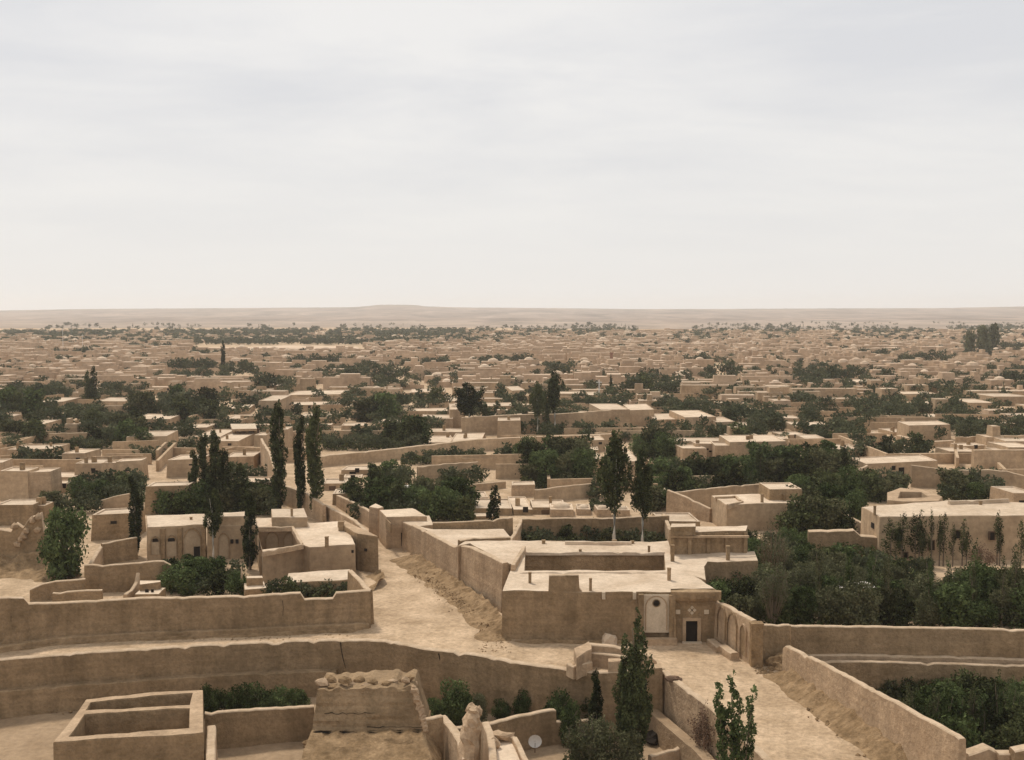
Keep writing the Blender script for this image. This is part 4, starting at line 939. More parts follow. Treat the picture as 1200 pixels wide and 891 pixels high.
# house with upper room (right of centre)
t = empty('flat_roofed_house', P(893, 616, 0)); tag(t, 'flat-roofed house with a boxy upper room, in front of the long orchard band', 'house', 'mud houses')
px_block([(852, 592), (937, 588.5), (925, 577), (834, 581)], 3.6, 0, parent=t)
vent(t, 893, 580, 589, 3.6, 3); vent(t, 919, 580, 587, 3.6, 3)
wall_mesh([P(853, 591.5, 3.9), P(870, 586.5, 3.9), P(862, 581, 3.9), P(838, 582, 3.9)], 3.3, .3).build('parapet', MWL, t); adopt(t)
wall('diagonal wall coming forward to the house with the upper room', [(785, 602), (833, 612)], [(783, 574), (808, 584), (833, 596)], m=MWL)
# long house at right
t = empty('long_house', P(1115, 657, 0)); tag(t, 'long two-storey mud house at right with wide pale roof, saplings along its front', 'house', 'mud houses')
px_block([(1031, 605.5), (1120, 604.5), (1225, 604), (1215, 589), (1182, 588.5), (1181, 585), (1110, 587), (1010, 594)], 5.2, 0, parent=t)
a, b = P(1031, 605.5, 5.2) + Vector((0, -.2, 0)), P(1225, 604, 5.2) + Vector((0, -.2, 0))
for u0, u1, vt0, vb in ((1051, 1057, 621, 633), (1089, 1094, 634, 645), (1059, 1063, 648, 655), (1120, 1125, 622, 631), (1160, 1165, 624, 633)): opening(t, 'window', u0, u1, vt0, vb, a, b, frame=True)
a, b = P(1010, 594, 5.2) + Vector((-.1, -.1, 0)), P(1031, 605.5, 5.2) + Vector((-.1, -.1, 0)); opening(t, 'window', 1021, 1024, 612, 620, a, b)
wall_mesh([P(1112, 587, 5.7), P(1182, 584.5, 5.7)], 5, .35).build('parapet', MR, t)
vent(t, 1025, 594, 603, 5.2, 2.5); vent(t, 1149, 588, 592, 5.2, 3); adopt(t)
t = empty('roofless_enclosure', P(1070, 600, 0)); tag(t, 'roofless room with rounded rim behind the long house at right', 'enclosure')
px_block([(1040, 586), (1060, 588), (1100, 587), (1104, 582), (1080, 574), (1055, 572), (1040, 577)], 4.6, 0, [[(1052, 584), (1090, 583), (1080, 577), (1055, 576)]], hole_z=2, parent=t, mr=MWL); adopt(t)
wall('low pale-topped wall left of the long house, shady trees behind', [(945, 652), (1030, 655)], [(947, 622), (1000, 620), (1008, 627), (1031, 629)], th=1.2)
wall('short slanting wall between shady trees and the long house', [(985, 618), (1012, 632)], [(988, 600), (1011, 613)], m=MWL)
# long walls further back
wall('tall long mud wall behind the twin-stemmed poplars', [(541, 510), (600, 509), (654, 508), (716, 507)], [(541, 489), (570, 487.5), (600, 486), (654, 485), (716, 480.5)], th=.8)
wall('long low boundary wall crossing behind the lane orchard', [(366, 548), (450, 540), (560, 529), (640, 524), (720, 520)], [(366, 535), (450, 527), (560, 514.5), (640, 511), (720, 508)], th=1.0)
wall('curving wall behind the hedge, left of the round orchard trees', [(488, 566), (562, 560)], [(489, 547), (520, 543.5), (560, 541)])
wall('low straight wall before the small hedge, centre left', [(520, 580), (592, 572)], [(521, 570), (592, 564)])
wall('bowed wall below the round orchard trees', [(625, 590), (700, 582)], [(627, 574), (660, 570), (698, 566)])
wall('pale coping wall right of the tall pale-trunked poplar', [(757, 552), (802, 549)], [(757, 541), (802, 538)], m=MWL)
wall('long slanting wall on the near edge of the long orchard band', [(782, 600), (850, 594), (905, 586)], [(782, 578), (850, 570), (905, 566)])
wall('wide blank wall face at far right below the hedge', [(1140, 558), (1210, 556)], [(1140, 527), (1210, 527)], th=.7)
wall('hedge garden wall at far right', [(1120, 520), (1210, 517)], [(1120, 512), (1160, 511), (1210, 509.5)])
wall('uneven wall climbing past the dark tree clump', [(1068, 571), (1105, 572), (1140, 576)], [(1068, 545), (1100, 549), (1135, 551)])
wall('broken wall with rounded crest right of the dark tree clump', [(1150, 575), (1212, 580)], [(1150, 550), (1180, 552), (1212, 560)])
wall('short wall curling up left of the low grove', [(978, 578), (1016, 566)], [(980, 561), (1000, 553), (1016, 545)], m=MWL)
wall('bright-topped zigzag wall at right middle', [(1052, 517), (1084, 525), (1116, 524)], [(1053, 510), (1084, 517.5), (1116, 516)], th=1.0, m=MWL)
wall('garden wall behind the left dark garden trees', [(58, 523), (118, 522)], [(58, 508), (90, 507), (118, 505)])
wall('side lane wall with two small doorways behind the clustered poplars', [(303, 535), (326, 590)], [(306, 514), (316, 530), (326, 560)], m=MWL)
wall('wall beside the slim poplars, right of the trunks', [(333, 590), (378, 612)], [(333, 568), (360, 578), (380, 592)], m=MWL)
wall('dim yard wall right of the big round tree', [(115, 600), (152, 600)], [(118, 586), (140, 580), (152, 578)])
# street furniture far away
t = empty('brick_chimney', P(716.5, 431, 0)); tag(t, 'small dark brick chimney standing far back in the town', 'chimney')
b0 = P(716.5, 431, 0); hgt = PD(716, 414.5, b0.y).z; mb = MB(); mb.tube([(0, 0, 0), (0, 0, hgt)], [1.0, .75], 10); mb.build('shaft', MBRICK, t)
mb = MB(); mb.tube([(0, 0, hgt), (0, 0, hgt + .5)], [1.0, 1.0], 10); mb.build('cap', MBRICK, t)
for i, (u, vt0, vb, lab) in enumerate(((74, 385, 412, 'thin pale pole rising over the far left of the town'), (97, 392, 411, 'short thin pole right of the tall far-left pole'), (702, 445, 470, 'thin pole in front of the brick chimney'))):
    b0 = P(u, vb, 0); h = PD(u, vt0, b0.y).z; mb = MB(); mb.tube([(0, 0, 0), (0, 0, h)], [.22, .14], 6); mb.box(-.9, .9, -.1, .1, h - 1, h - .75)
    o = mb.build('utility_pole', MMETAL); o.location = b0; tag(o, lab, 'pole', 'utility poles')
# cloth awnings in the gardens
for u0, u1, v, y_, lab, zz_, m_ in ((981, 1027, 690, 0, 'pale ragged awning with red edge among the garden trees at right', 2.8, MCLOTH), (457, 482, 573, 0, 'pale strip awning in the orchard beside the lane, farther one', 2.3, MCLOTH), (480, 507, 581, 0, 'pale strip awning in the orchard beside the lane, nearer one', 2.3, MCLOTH)):
    t = empty('awning', P((u0 + u1) / 2, v, zz_)); tag(t, lab, 'awning', 'garden awnings')
    a, b = P(u0, v, zz_), P(u1, v - 1, zz_); mb = MB(); n = 10; vs = []
    for i in range(n + 1):
        for j in range(4):
            p = a.lerp(b, i / n); vs.append((p.x, p.y + j * .75, p.z + .12 * nz(p.x, j, 1.2) + .06 * math.sin(i) + (.05 if j else 0)))
    mb.add(vs, [(i * 4 + j, (i + 1) * 4 + j, (i + 1) * 4 + j + 1, i * 4 + j + 1) for i in range(n) for j in range(3)]); mb.build('cloth', m_, t)
    if u0 == 981:
        mb = MB(); mb.box(a.x + 1.5, a.x + 3.2, a.y - .12, a.y - .04, a.z - .12, a.z + .02); mb.build('red_edge', MRED, t)
    for p in (a, b, a + Vector((0, 2.2, 0)), b + Vector((0, 2.2, 0))): mb = MB(); mb.tube([(p.x, p.y, 0), (p.x, p.y, p.z)], [.05, .05], 5); mb.build('post', MWOOD, t)
    adopt(t)

#@@SPLIT5
# ------------------------------------------------------------------ trees
def np_mesh(name, V, Q, m):
    me = bpy.data.meshes.new(name); V = np.asarray(V, dtype=np.float32); Q = np.asarray(Q, dtype=np.int32)
    me.vertices.add(len(V)); me.vertices.foreach_set('co', V.ravel())
    me.loops.add(Q.size); me.loops.foreach_set('vertex_index', Q.ravel())
    me.polygons.add(len(Q)); me.polygons.foreach_set('loop_start', np.arange(0, Q.size, Q.shape[1], dtype=np.int32))
    me.materials.append(m); me.update(calc_edges=True); me.validate(); return me
rs = np.random.RandomState(5)
def cards(C, size, outdir=None, flat=.55):
    n = len(C); a = rs.normal(size=(n, 3)); 
    if outdir is not None: a = a * .75 + outdir
    a /= np.linalg.norm(a, axis=1)[:, None] + 1e-9
    b = np.cross(a, rs.normal(size=(n, 3))); b /= np.linalg.norm(b, axis=1)[:, None] + 1e-9
    c = np.cross(a, b); s = size * rs.uniform(.6, 1.35, n)[:, None]; e = flat * rs.uniform(.7, 1.3, n)[:, None]
    V = np.stack([C - b * s, C - c * s * e, C + b * s, C + c * s * e], 1).reshape(-1, 3)
    return V
def lobes_cloud(lobes, n, size, shell=.55):
    L = np.array(lobes); wts = (L[:, 3] * L[:, 4]) + 1e-3; wts /= wts.sum(); k = rs.choice(len(L), n, p=wts)
    d = rs.normal(size=(n, 3)); d /= np.linalg.norm(d, axis=1)[:, None]
    r = shell + (1 - shell) * rs.uniform(0, 1, n) ** .7; r = r * (1 + .12 * rs.normal(size=n))
    rad = np.stack([L[k, 3], L[k, 3], L[k, 4]], 1); C = L[k, :3] + d * rad * r[:, None]
    return cards(C, size, d * .6)
def crown_mesh(name, lobes, n, size, m):
    V = lobes_cloud(lobes, n, size); return np_mesh(name, V, np.arange(len(V)).reshape(-1, 4), m)
def broad(n, size, m, H_=5.0, W_=2.2, seed=0, low=.12):
    q = random.Random(seed); L = []
    for i in range(17):
        an = q.uniform(0, 6.28); r = W_ * q.uniform(.2, .8); z = H_ * q.uniform(low, .84)
        f = (1 - abs(z / H_ - .42) * .9); s = q.uniform(.6, 1.2) * W_ * .40
        L.append((math.cos(an) * r * f, math.sin(an) * r * f, z, s, s * q.uniform(.7, 1.1)))
    L.append((0, 0, H_ * .42, W_ * .7, H_ * .38)); return crown_mesh('crown', L, n, size, m)
def poplar(n, size, m, H_=12.0, W_=1.1, seed=0, low=.2, stems=4, egg=0):
    q = random.Random(seed); L = []; bx = by = 0
    for i in range(34):
        t = (i + .5) / 34; z = H_ * (low + (1 - low) * t)
        f = (math.sin(math.pi * min(1, t * .74 + .15)) ** .6) if not egg else (math.sin(math.pi * min(1, t * .9 + .08)) ** .7) * (1.12 - .35 * t)
        an = q.uniform(0, 6.28); r = W_ * q.uniform(.2, .62) * f; bx += q.uniform(-.05, .05) * W_; by += q.uniform(-.05, .05) * W_
        s = W_ * .42 * f * q.uniform(.55, 1.25); L.append((bx + math.cos(an) * r, by + math.sin(an) * r, z, s, s * q.uniform(1.5, 2.6)))
    for i in range(stems):
        an = q.uniform(0, 6.28); z = H_ * (low + (1 - low) * q.uniform(.1, .75)); L.append((math.cos(an) * W_ * .8, math.sin(an) * W_ * .8, z, W_ * .2, H_ * .07))
    return crown_mesh('crown', L, n, size, m)
def trunk_mesh(h, r, m, limbs=0, seed=0, lean=.02):
    q = random.Random(seed); mb = MB(); pts = []; x = y_ = 0
    for i in range(6): pts.append((x, y_, h * i / 5)); x += q.uniform(-lean, lean) * h; y_ += q.uniform(-lean, lean) * h
    mb.tube(pts, [r * (1.25 - .9 * i / 5) for i in range(6)], 7)
    for i in range(limbs):
        k = q.randint(2, 4); p = Vector(pts[k]); an = q.uniform(0, 6.28); l = h * q.uniform(.3, .5)
        sp2 = (1.0 if limbs > 3 else .22)
        mb.tube([p, p + Vector((math.cos(an) * l * .5 * sp2, math.sin(an) * l * .5 * sp2, l * .6)), p + Vector((math.cos(an) * l * .7 * sp2, math.sin(an) * l * .7 * sp2, l * .9))], [r * .5, r * .32, r * .12], 5)
    return mb.mesh('trunk', m, smooth=True)
LEAFO = leafmat('dusty_leaves', (.03, .033, .014), (.17, .165, .085))
NEARB = [broad(5200, .165, (LEAF, LEAFG, LEAF, LEAFO)[s], 5, 2.5, s, low=.02) for s in range(4)]
MIDB = [broad(2000, .26, (LEAF, LEAFG, LEAF, LEAFO)[s], 5, 2.5, 10 + s, low=.02) for s in range(4)]
FARB = [broad(420, .52, (LEAF, LEAFG, LEAFO)[s], 5, 2.6, 20 + s, low=.05) for s in range(3)]
NEARP = [poplar(6500, .165, LEAFP, 12, 1.5, 30 + s, low=.06) for s in range(3)]
TALLP = [poplar(5200, .18, LEAFP, 12, 2.1, 40 + s, low=.40, stems=7, egg=1) for s in range(3)]
MIDP = [poplar(1700, .27, LEAFP, 12, 1.6, 50 + s, low=.08) for s in range(3)]
BUSH = [broad(5200, .15, LEAFG, 5, 2.8, 80 + s, low=.0) for s in range(3)]
OLIVE = [broad(4200, .14, LEAFY, 5, 2.3, 60 + s, low=.02) for s in range(2)]
NTR = trunk_mesh(3.0, .16, MBARKD, 5, 1); PTR = trunk_mesh(9.0, .15, MBARK, 3, 2, .006); PTRD = trunk_mesh(9.0, .16, MBARKD, 2, 3, .006)
trees = []     # candidates beyond the hand placed ones
blocked_px = []
SHRUB = 0
def put_tree(kind, x, y, z0, h, wscale=1.0, stub=None, label=None, name=None, group='trees among the houses', px=None, mesh=None, trunk=True, rot=None):
    dist = y; hpx = h * F / y
    if kind == 'broad': me = mesh or rnd.choice(NEARB if hpx > 42 else MIDB if hpx > 17 else FARB); bh = 5.0; tr = NTR; th = 3.0
    elif kind == 'bush': me = rnd.choice(BUSH); bh = 5.0; tr = NTR
    elif kind == 'olive': me = rnd.choice(OLIVE); bh = 5.0; tr = NTR
    elif kind == 'tall': me = mesh or rnd.choice(TALLP); bh = 12.0; tr = PTR
    else: me = mesh or rnd.choice(NEARP if hpx > 60 else MIDP); bh = 12.0; tr = PTRD
    s = h / bh; bw = s
    sx = bw * wscale
    nm = name or {'broad': 'garden_tree', 'bush': 'garden_tree', 'olive': 'pale_leaved_tree', 'tall': 'poplar_tree', 'poplar': 'poplar_tree'}[kind]
    rz = rnd.uniform(0, 6.28) if rot is None else rot
    if trunk and hpx > 24:
        t = empty(nm, (x, y, z0)); t.rotation_euler.z = rz
        c = link('crown', me, t); c.scale = (sx, sx, s)
        k = link('trunk', tr, t); k.scale = (s, s, s)
    else:
        t = link(nm, me, None, (x, y, z0)); t.scale = (sx, sx, s); t.rotation_euler.z = rz
    cat = 'tree'
    if label: tag(t, label, cat, group)
    else:
        u, v = project((x, y, z0 + h * .5))
        st = stub or {'broad': ('large dark bushy tree' if hpx > 38 else 'round green tree' if hpx > 20 else 'small dark green tree'), 'bush': 'fresh green leafy tree', 'olive': 'pale olive-green tree', 'tall': 'tall poplar with bare pale trunk', 'poplar': ('tall slim dark poplar' if hpx > 45 else 'small slim poplar')}[kind]
        autolabel(t, st, u, v, 'tree', group)
    return t
def T1(kind, u, vt, vb, wpx, z0=0.0, **k):
    """single tree from its pixels: axis u, top vt, foot vb, crown width wpx"""
    b = P(u, vb, z0); h = PD(u, vt, b.y).z - z0; W0 = {'broad': 4.6 / 5, 'bush': 4.9 / 5, 'olive': 4.4 / 5, 'tall': 4.4 / 12, 'poplar': 3.1 / 12}[kind]
    w_ = wpx * b.y / F; return put_tree(kind, b.x, b.y, z0, h, w_ / (h * W0), **k)
T1('broad', 77, 590, 678, 62, label='big round dark tree left of the arched courtyard house', group='large single trees')
T1('poplar', 160, 560, 652, 20, label='slim dark tree standing left of the arched house front')
T1('tall', 250, 573, 660, 24, label='small poplar with pale trunk in front of the arched house door')
T1('poplar', 293, 580, 668, 22, label='dense dark column tree between arched house and inner court')
T1('poplar', 328, 474, 598, 24, label='leftmost of the three tall slim poplars')
T1('poplar', 352, 489, 603, 17, label='middle one of the three tall slim poplars')
T1('poplar', 370, 477, 606, 24, label='rightmost of the three tall slim poplars')
T1('tall', 720, 504, 650, 46, label='tallest poplar with long bare pale trunk, centre', mesh=TALLP[0])
T1('tall', 753, 529, 650, 33, label='thinner poplar just right of the tallest pale-trunked poplar', mesh=TALLP[1])
T1('poplar', 579, 570, 628, 17, label='small dark cypress-like tree on the pale roofs right of the lane')
T1('tall', 550, 448, 507, 42, label='egg-shaped poplar with short pale trunk in the middle distance', mesh=TALLP[2])
T1('poplar', 570, 474, 507, 10); T1('poplar', 583, 470, 498, 11)
T1('tall', 630, 447, 512, 22, label='left twin of the pair of poplars before the tall long wall'); T1('tall', 650, 433, 510, 25, label='right and taller twin of the pair of poplars before the tall long wall')
T1('poplar', 640, 462, 509, 11)
for u, vt, vb, wp in ((238, 512, 598, 20), (252, 508, 600, 22), (266, 528, 603, 22), (228, 530, 596, 16), (280, 545, 604, 22), (102, 435, 476, 9), (110, 430, 474, 10), (107, 445, 477, 8), (262, 400, 440, 6), (716, 440, 465, 5)):
    T1('poplar', u, vt, vb, wp)
for u, vt, vb, wp in ((1137, 384, 420, 15), (1150, 378, 421, 18), (1163, 376, 416, 17), (1156, 388, 420, 14)): T1('broad', u, vt, vb, wp, stub='tall hazy grey-green tree', mesh=broad(900, .35, LEAFD, 5, 2.3, 190, low=.05))
# near trees
nb = T1('poplar', 746, 711, 900, 38, z0=LZ, mesh=poplar(8000, .15, LEAFP, 12, 1.6, 131, low=.04, stems=9, egg=1), rot=1.0, label='big near poplar rising in front of the central house forecourt')
T1('poplar', 731, 772, 893, 30, z0=LZ, label='shorter dark poplar against the left side of the big near poplar')
T1('poplar', 698, 790, 885, 20, z0=LZ, label='low dark poplar below the ruined corner room')
def sapling():
    q = random.Random(3); L = []
    for (bx, tp, lo_) in ((-1.5, .93, .30), (-.35, 1.0, .12), (.35, .86, .2), (1.45, .90, .22)):
        for k in range(22):
            tt = (k + .5) / 22; z = 13 * (lo_ + (tp - lo_) * tt); f = math.sin(math.pi * (.12 + .8 * tt)) ** .6
            L.append((bx * (.35 + .65 * z / 13) + q.uniform(-.28, .28), q.uniform(-.35, .35), z, .36 * f * q.uniform(.7, 1.3), .6 * f * q.uniform(.8, 1.4)))
    return crown_mesh('crown', L, 5200, .15, LEAFG)
b_ = P(860, 980, LZ); h_ = PD(860, 785, b_.y).z - LZ
t = empty('sapling_tree', b_); tag(t, 'leafy young poplar with several upright stems at the plaza edge, bottom right of centre', 'tree')
c_ = link('crown', sapling(), t); c_.scale = (h_ / 13 * .95,) * 2 + (h_ / 13,)
for dx_ in (-1.5, -.35, .35, 1.45):
    mb = MB(); k_ = h_ / 13; mb.tube([(dx_ * .1, 0, 0), (dx_ * .5 * k_, 0, h_ * .4), (dx_ * .9 * k_, 0, h_ * .85)], [.09, .06, .02], 6); mb.build('trunk', MBARKD, t)
for u, vt, vb, wp, lab in ((655, 802, 862, 38, 'leafy bush tree against the retaining wall, left of the near poplars'), (668, 815, 872, 30, 'dark bush beside the near poplars, nearer the garden wall'), (705, 842, 905, 50, 'feathery green shrub at the bottom edge below the near poplars'), (735, 850, 905, 44, 'feathery shrub touching the trunk of the near poplar'), (680, 856, 905, 40, 'low shrub at the bottom edge left of the feathery ones'),
                           (250, 798, 842, 36, 'leftmost bush of the row behind the low wall at lower left'), (277, 796, 842, 40, 'second bush of the row behind the low wall at lower left'), (303, 798, 841, 40, 'third bush of the row behind the low wall at lower left'), (328, 801, 840, 36, 'fourth bush of the row behind the low wall at lower left'), (348, 800, 840, 30, 'rightmost bush of the row behind the low wall at lower left'),
                           (512, 812, 850, 34, 'bush close behind the right shoulder of the ruined tower'), (536, 796, 852, 46, 'larger bush in the sunken garden beside the retaining wall'), (562, 808, 850, 26, 'brownish bush right of the larger sunken garden bush'), (610, 806, 846, 26, 'small dark bush near the foot of the retaining wall, centre'), (588, 818, 846, 24, 'sparse low bush left of the small dark one by the retaining wall')):
    T1('bush' if u not in (705, 562, 735, 680) else 'olive', u, vt, vb, wp, z0=LZ, label=lab, name='shrub', group='bushes in the sunken gardens')
def bare(label, u, vt, vb, wpx, z0, n=26, m=MTWIG, leaf=None):
    b = P(u, vb, z0); h = PD(u, vt, b.y).z - z0; t = empty('dry_shrub', b); tag(t, label, 'shrub', 'dry shrubs'); mb = MB(); tips = []
    for i in range(n):
        an = rnd.uniform(0, 6.28); r = wpx * b.y / F / 2 * rnd.random() ** .6; hh = h * rnd.uniform(.55, 1.0) * (1 - .25 * r / (wpx * b.y / F / 2))
        p = [Vector((0, 0, 0)), Vector((math.cos(an) * r * .5, math.sin(an) * r * .5, hh * .45)), Vector((math.cos(an) * r, math.sin(an) * r, hh))]
        mb.tube(p, [.05, .03, .012], 4)
        for k in range(5):
            q = rnd.uniform(.35, .95); s = p[1].lerp(p[2], q); e = s + Vector((rnd.uniform(-.4, .4), rnd.uniform(-.4, .4), rnd.uniform(.2, .7))); mb.tube([s, e], [.02, .008], 3); tips += [s, e, s.lerp(e, .5)]
    mb.build('stems', m, t)
    C = np.array([tuple(x) for x in tips for _ in range(5)]) + rs.normal(size=(len(tips) * 5, 3)) * .14
    V = cards(C, .075); link('leaves', np_mesh('leaves', V, np.arange(len(V)).reshape(-1, 4), leaf or LEAFR), t)
bare('rusty dry bush at the bottom edge between near poplar and saplings', 826, 822, 905, 52, LZ)
bare('thin dry sapling with reddish leaves rising over the plaza edge', 826, 812, 880, 12, LZ, 6)
bare('pale stemmed feathery reeds left of the near poplars', 690, 838, 900, 60, LZ, 40, MBARKD, LEAFY)
bare('yellow-green willowy shrub in the garden right of the forecourt', 905, 655, 735, 46, 0, 46, MBARKD, LEAFY)
bare('bare grey-brown thicket beside the long house, left end', 905, 610, 690, 44, 0, 40, MTWIG, LEAFY)
bare('dead brush heap under the lane orchard wall', 1150, 640, 668, 40, 0, 20, MTWIG, LEAFR)
# saplings along the long house
SAPM = [poplar(900, .2, LEAF, 12, 1.7, 70 + s_, low=.28, stems=5) for s_ in range(3)]
for i in range(15):
    u = [1043, 1050, 1058, 1068, 1075, 1083, 1090, 1098, 1107, 1118, 1127, 1134, 1165, 1173, 1192][i]
    T1('poplar', u + rnd.uniform(-4, 4), 600 + rnd.uniform(-4, 26), 662 + rnd.uniform(0, 5), 7 + rnd.uniform(0, 12), mesh=SAPM[i % 3], label='young leafy sapling before the long house, ' + (ORD[i] + ' from left' if 0 < i < 14 else 'leftmost' if i == 0 else 'rightmost'), group='saplings before the long house')

for i in range(16):
    u = rnd.uniform(898, 1200); T1('poplar', u, rnd.uniform(636, 672), 737 + rnd.uniform(-14, -2), rnd.uniform(9, 17), mesh=poplar(1000, .2, LEAFO if i % 2 else LEAFG, 12, 1.8, 170 + i % 3, low=.22, stems=6), stub='loose feathery young poplar', group='young trees in the right garden')
for i in range(12):
    u = 1062 + i * 12.5 + rnd.uniform(-5, 5); T1('poplar', u, rnd.uniform(786, 818), 885 + rnd.uniform(-10, 14), rnd.uniform(12, 20), z0=LZ, mesh=poplar(1500, .16, LEAFG if i % 3 else LEAFO, 12, 2.0, 180 + i % 3, low=.1, stems=7), label='upright shrub in the sunken garden at lower right, ' + (ORD[i] + ' from left' if 0 < i < 11 else 'leftmost' if i == 0 else 'rightmost'), group='upright shrubs in the lower right garden', name='tall_shrub')
# clumps: (u0, u1, v top, v foot, z0)
clumps = [(195, 285, 652, 700, 0), (306, 345, 678, 705, 0), (345, 412, 684, 706, 0),
 (20, 75, 522, 550, 0), (85, 170, 552, 592, 0), (55, 118, 574, 602, 0), (118, 172, 545, 575, 0), (183, 232, 556, 604, 0), (240, 325, 560, 606, 0), (262, 310, 538, 566, 0),
 (102, 172, 478, 527, 0), (148, 200, 456, 492, 0), (197, 264, 452, 498, 0), (0, 48, 452, 492, 0), (22, 76, 450, 470, 0), (40, 78, 476, 502, 0), (118, 152, 443, 465, 0),
 (58, 118, 510, 532, 0), (8, 42, 503, 523, 0), (155, 192, 518, 540, 0), (207, 232, 512, 532, 0), (238, 262, 495, 506, 0), (0, 28, 570, 585, 0),
 (378, 492, 506, 529, 0), (455, 495, 486, 526, 0), (425, 476, 462, 494, 0), (470, 530, 446, 480, 0), (383, 410, 464, 482, 0), (432, 482, 536, 572, 0), (410, 556, 558, 612, 0),
 (470, 500, 530, 546, 0), (497, 520, 524, 545, 0), (520, 548, 522, 545, 0), (548, 568, 526, 540, 0), (578, 606, 522, 548, 0), (517, 566, 546, 570, 0), (322, 345, 480, 500, 0), (385, 402, 483, 497, 0),
 (648, 662, 494, 511, 0), (664, 712, 462, 482, 0), (612, 694, 510, 574, 0), (690, 718, 560, 586, 0), (742, 800, 500, 538, 0), (732, 775, 436, 466, 0), (645, 662, 452, 465, 0), (590, 605, 460, 480, 0),
 (762, 885, 534, 582, 0), (880, 1000, 518, 570, 0), (830, 892, 497, 515, 0), (803, 832, 507, 521, 0), (876, 920, 480, 506, 0), (948, 1012, 500, 518, 0), (1000, 1088, 509, 538, 0),
 (1000, 1060, 467, 493, 0), (1050, 1082, 480, 498, 0), (938, 982, 474, 488, 0), (1118, 1146, 478, 494, 0), (1120, 1215, 486, 514, 0), (1104, 1172, 546, 590, 0),
 (928, 1008, 546, 632, 0), (1000, 1062, 548, 590, 0), (608, 784, 612, 646, 0), (760, 785, 568, 600, 0), (690, 716, 585, 600, 0),
 (826, 900, 660, 736, 0), (896, 1010, 660, 738, 0), (1000, 1120, 672, 738, 0), (1110, 1215, 664, 738, 0), (1215, 1330, 664, 738, 0), (960, 1040, 640, 672, 0), (872, 950, 618, 668, 0), (905, 1000, 640, 700, 0), (1000, 1090, 655, 695, 0),
 (1052, 1215, 792, 880, LZ), (1095, 1215, 800, 915, LZ), (1030, 1110, 800, 850, LZ), (640, 700, 800, 850, LZ),
 (200, 250, 418, 446, 0), (258, 300, 422, 442, 0), (300, 346, 432, 462, 0), (338, 416, 414, 430, 0), (395, 476, 428, 447, 0), (440, 476, 438, 458, 0), (475, 530, 418, 430, 0),
 (820, 838, 428, 447, 0), (843, 866, 418, 458, 0), (600, 622, 412, 427, 0), (640, 668, 420, 445, 0), (800, 842, 412, 427, 0), (935, 1012, 428, 448, 0), (1008, 1042, 407, 421, 0), (1055, 1112, 409, 427, 0),
 (1130, 1166, 382, 422, 0), (1158, 1215, 399, 417, 0), (1178, 1215, 428, 452, 0), (560, 600, 415, 426, 0), (150, 200, 400, 410, 0), (60, 110, 404, 420, 0), (940, 965, 440, 452, 0), (780, 830, 462, 482, 0), (225, 262, 408, 418, 0)]
cand = []; under = []
for (u0, u1, vt, vb, z0) in clumps:
    b = P((u0 + u1) / 2, vb, z0); h = PD((u0 + u1) / 2, vt, b.y).z - z0
    hT = min(h, 8.0); wid = (u1 - u0) * b.y / F; cw = hT * .75
    nu = max(1, round(wid / (cw * .5)))
    rows = 1 if h <= 8.5 else 1 + int((h - 6) / 3.5)
    if (u1 - u0) * (vb - vt) > 2600: rows = max(rows, 3)
    vfar = vt + (vb - vt) * .45
    for r in range(rows):
        vr = vb - (vb - vfar) * (r / max(1, rows)) if rows > 1 else vb
        br = P((u0 + u1) / 2, vr, z0); hr = hT * (1 if rows == 1 else .8)
        for i in range(nu):
            u = u0 + (u1 - u0) * (i + .5 + rnd.uniform(-.25, .25)) / nu; p = P(u, vr - rnd.uniform(0, .02 * (vr - VH)), z0)
            hh = hr * rnd.uniform(.55, 1.08)
            if rows > 1 and r == rows - 1: hh = max(2.5, PD(u, vt, p.y).z - z0) * rnd.uniform(.85, 1.05); hh = min(hh, 9)
            kd = 'broad'
            if hh > 6 and rnd.random() < .06: kd = 'poplar'
            if vb > 500 and kd == 'broad' and rnd.random() < .3: kd = 'bush'
            if vb > 640 and z0 == 0 and u0 > 800 and rnd.random() < .4: kd = 'olive'
            cand.append((kd, p.x, p.y, z0, hh, rnd.uniform(.85, 1.15) * (cw / hT) * 1.35 if kd != 'poplar' else 1.2))
    if vb > 500:
        f0, f1 = P(u0, vb, z0), P(u1, vb, z0); b1 = P((u0 + u1) / 2, vfar if vb - vt > 30 else vb - 6, z0)
        ar = abs(f1.x - f0.x) * (b1.y - f0.y); nn_ = int(min(9000, ar * 22)); q1 = rs.uniform(0, 1, nn_); q2 = rs.uniform(0, 1, nn_)
        yy_ = f0.y + (b1.y - f0.y) * q2; xx_ = (f0.x + (f1.x - f0.x) * q1) * (yy_ / f0.y)
        hh_ = rs.uniform(0, 1, nn_) ** .8 * (1.3 + .7 * np.sin(xx_ * 1.3 + yy_ * .7)) * min(1, h / 3)
        under.append(np.stack([xx_, yy_, z0 + hh_ + .1], 1))
    blocked_px.append((u0 - 3, u1 + 3, vb - (vb - vt) * .75, vb + 2))
def blocked(u, v): return any(a <= u <= b and c <= v <= d for a, b, c, d in blocked_px)
V = cards(np.concatenate(under), .22); tag(link('undergrowth', np_mesh('undergrowth', V, np.arange(len(V)).reshape(-1, 4), LEAF)), 'dense low green undergrowth beneath the orchard and garden trees', 'undergrowth', kind='stuff')
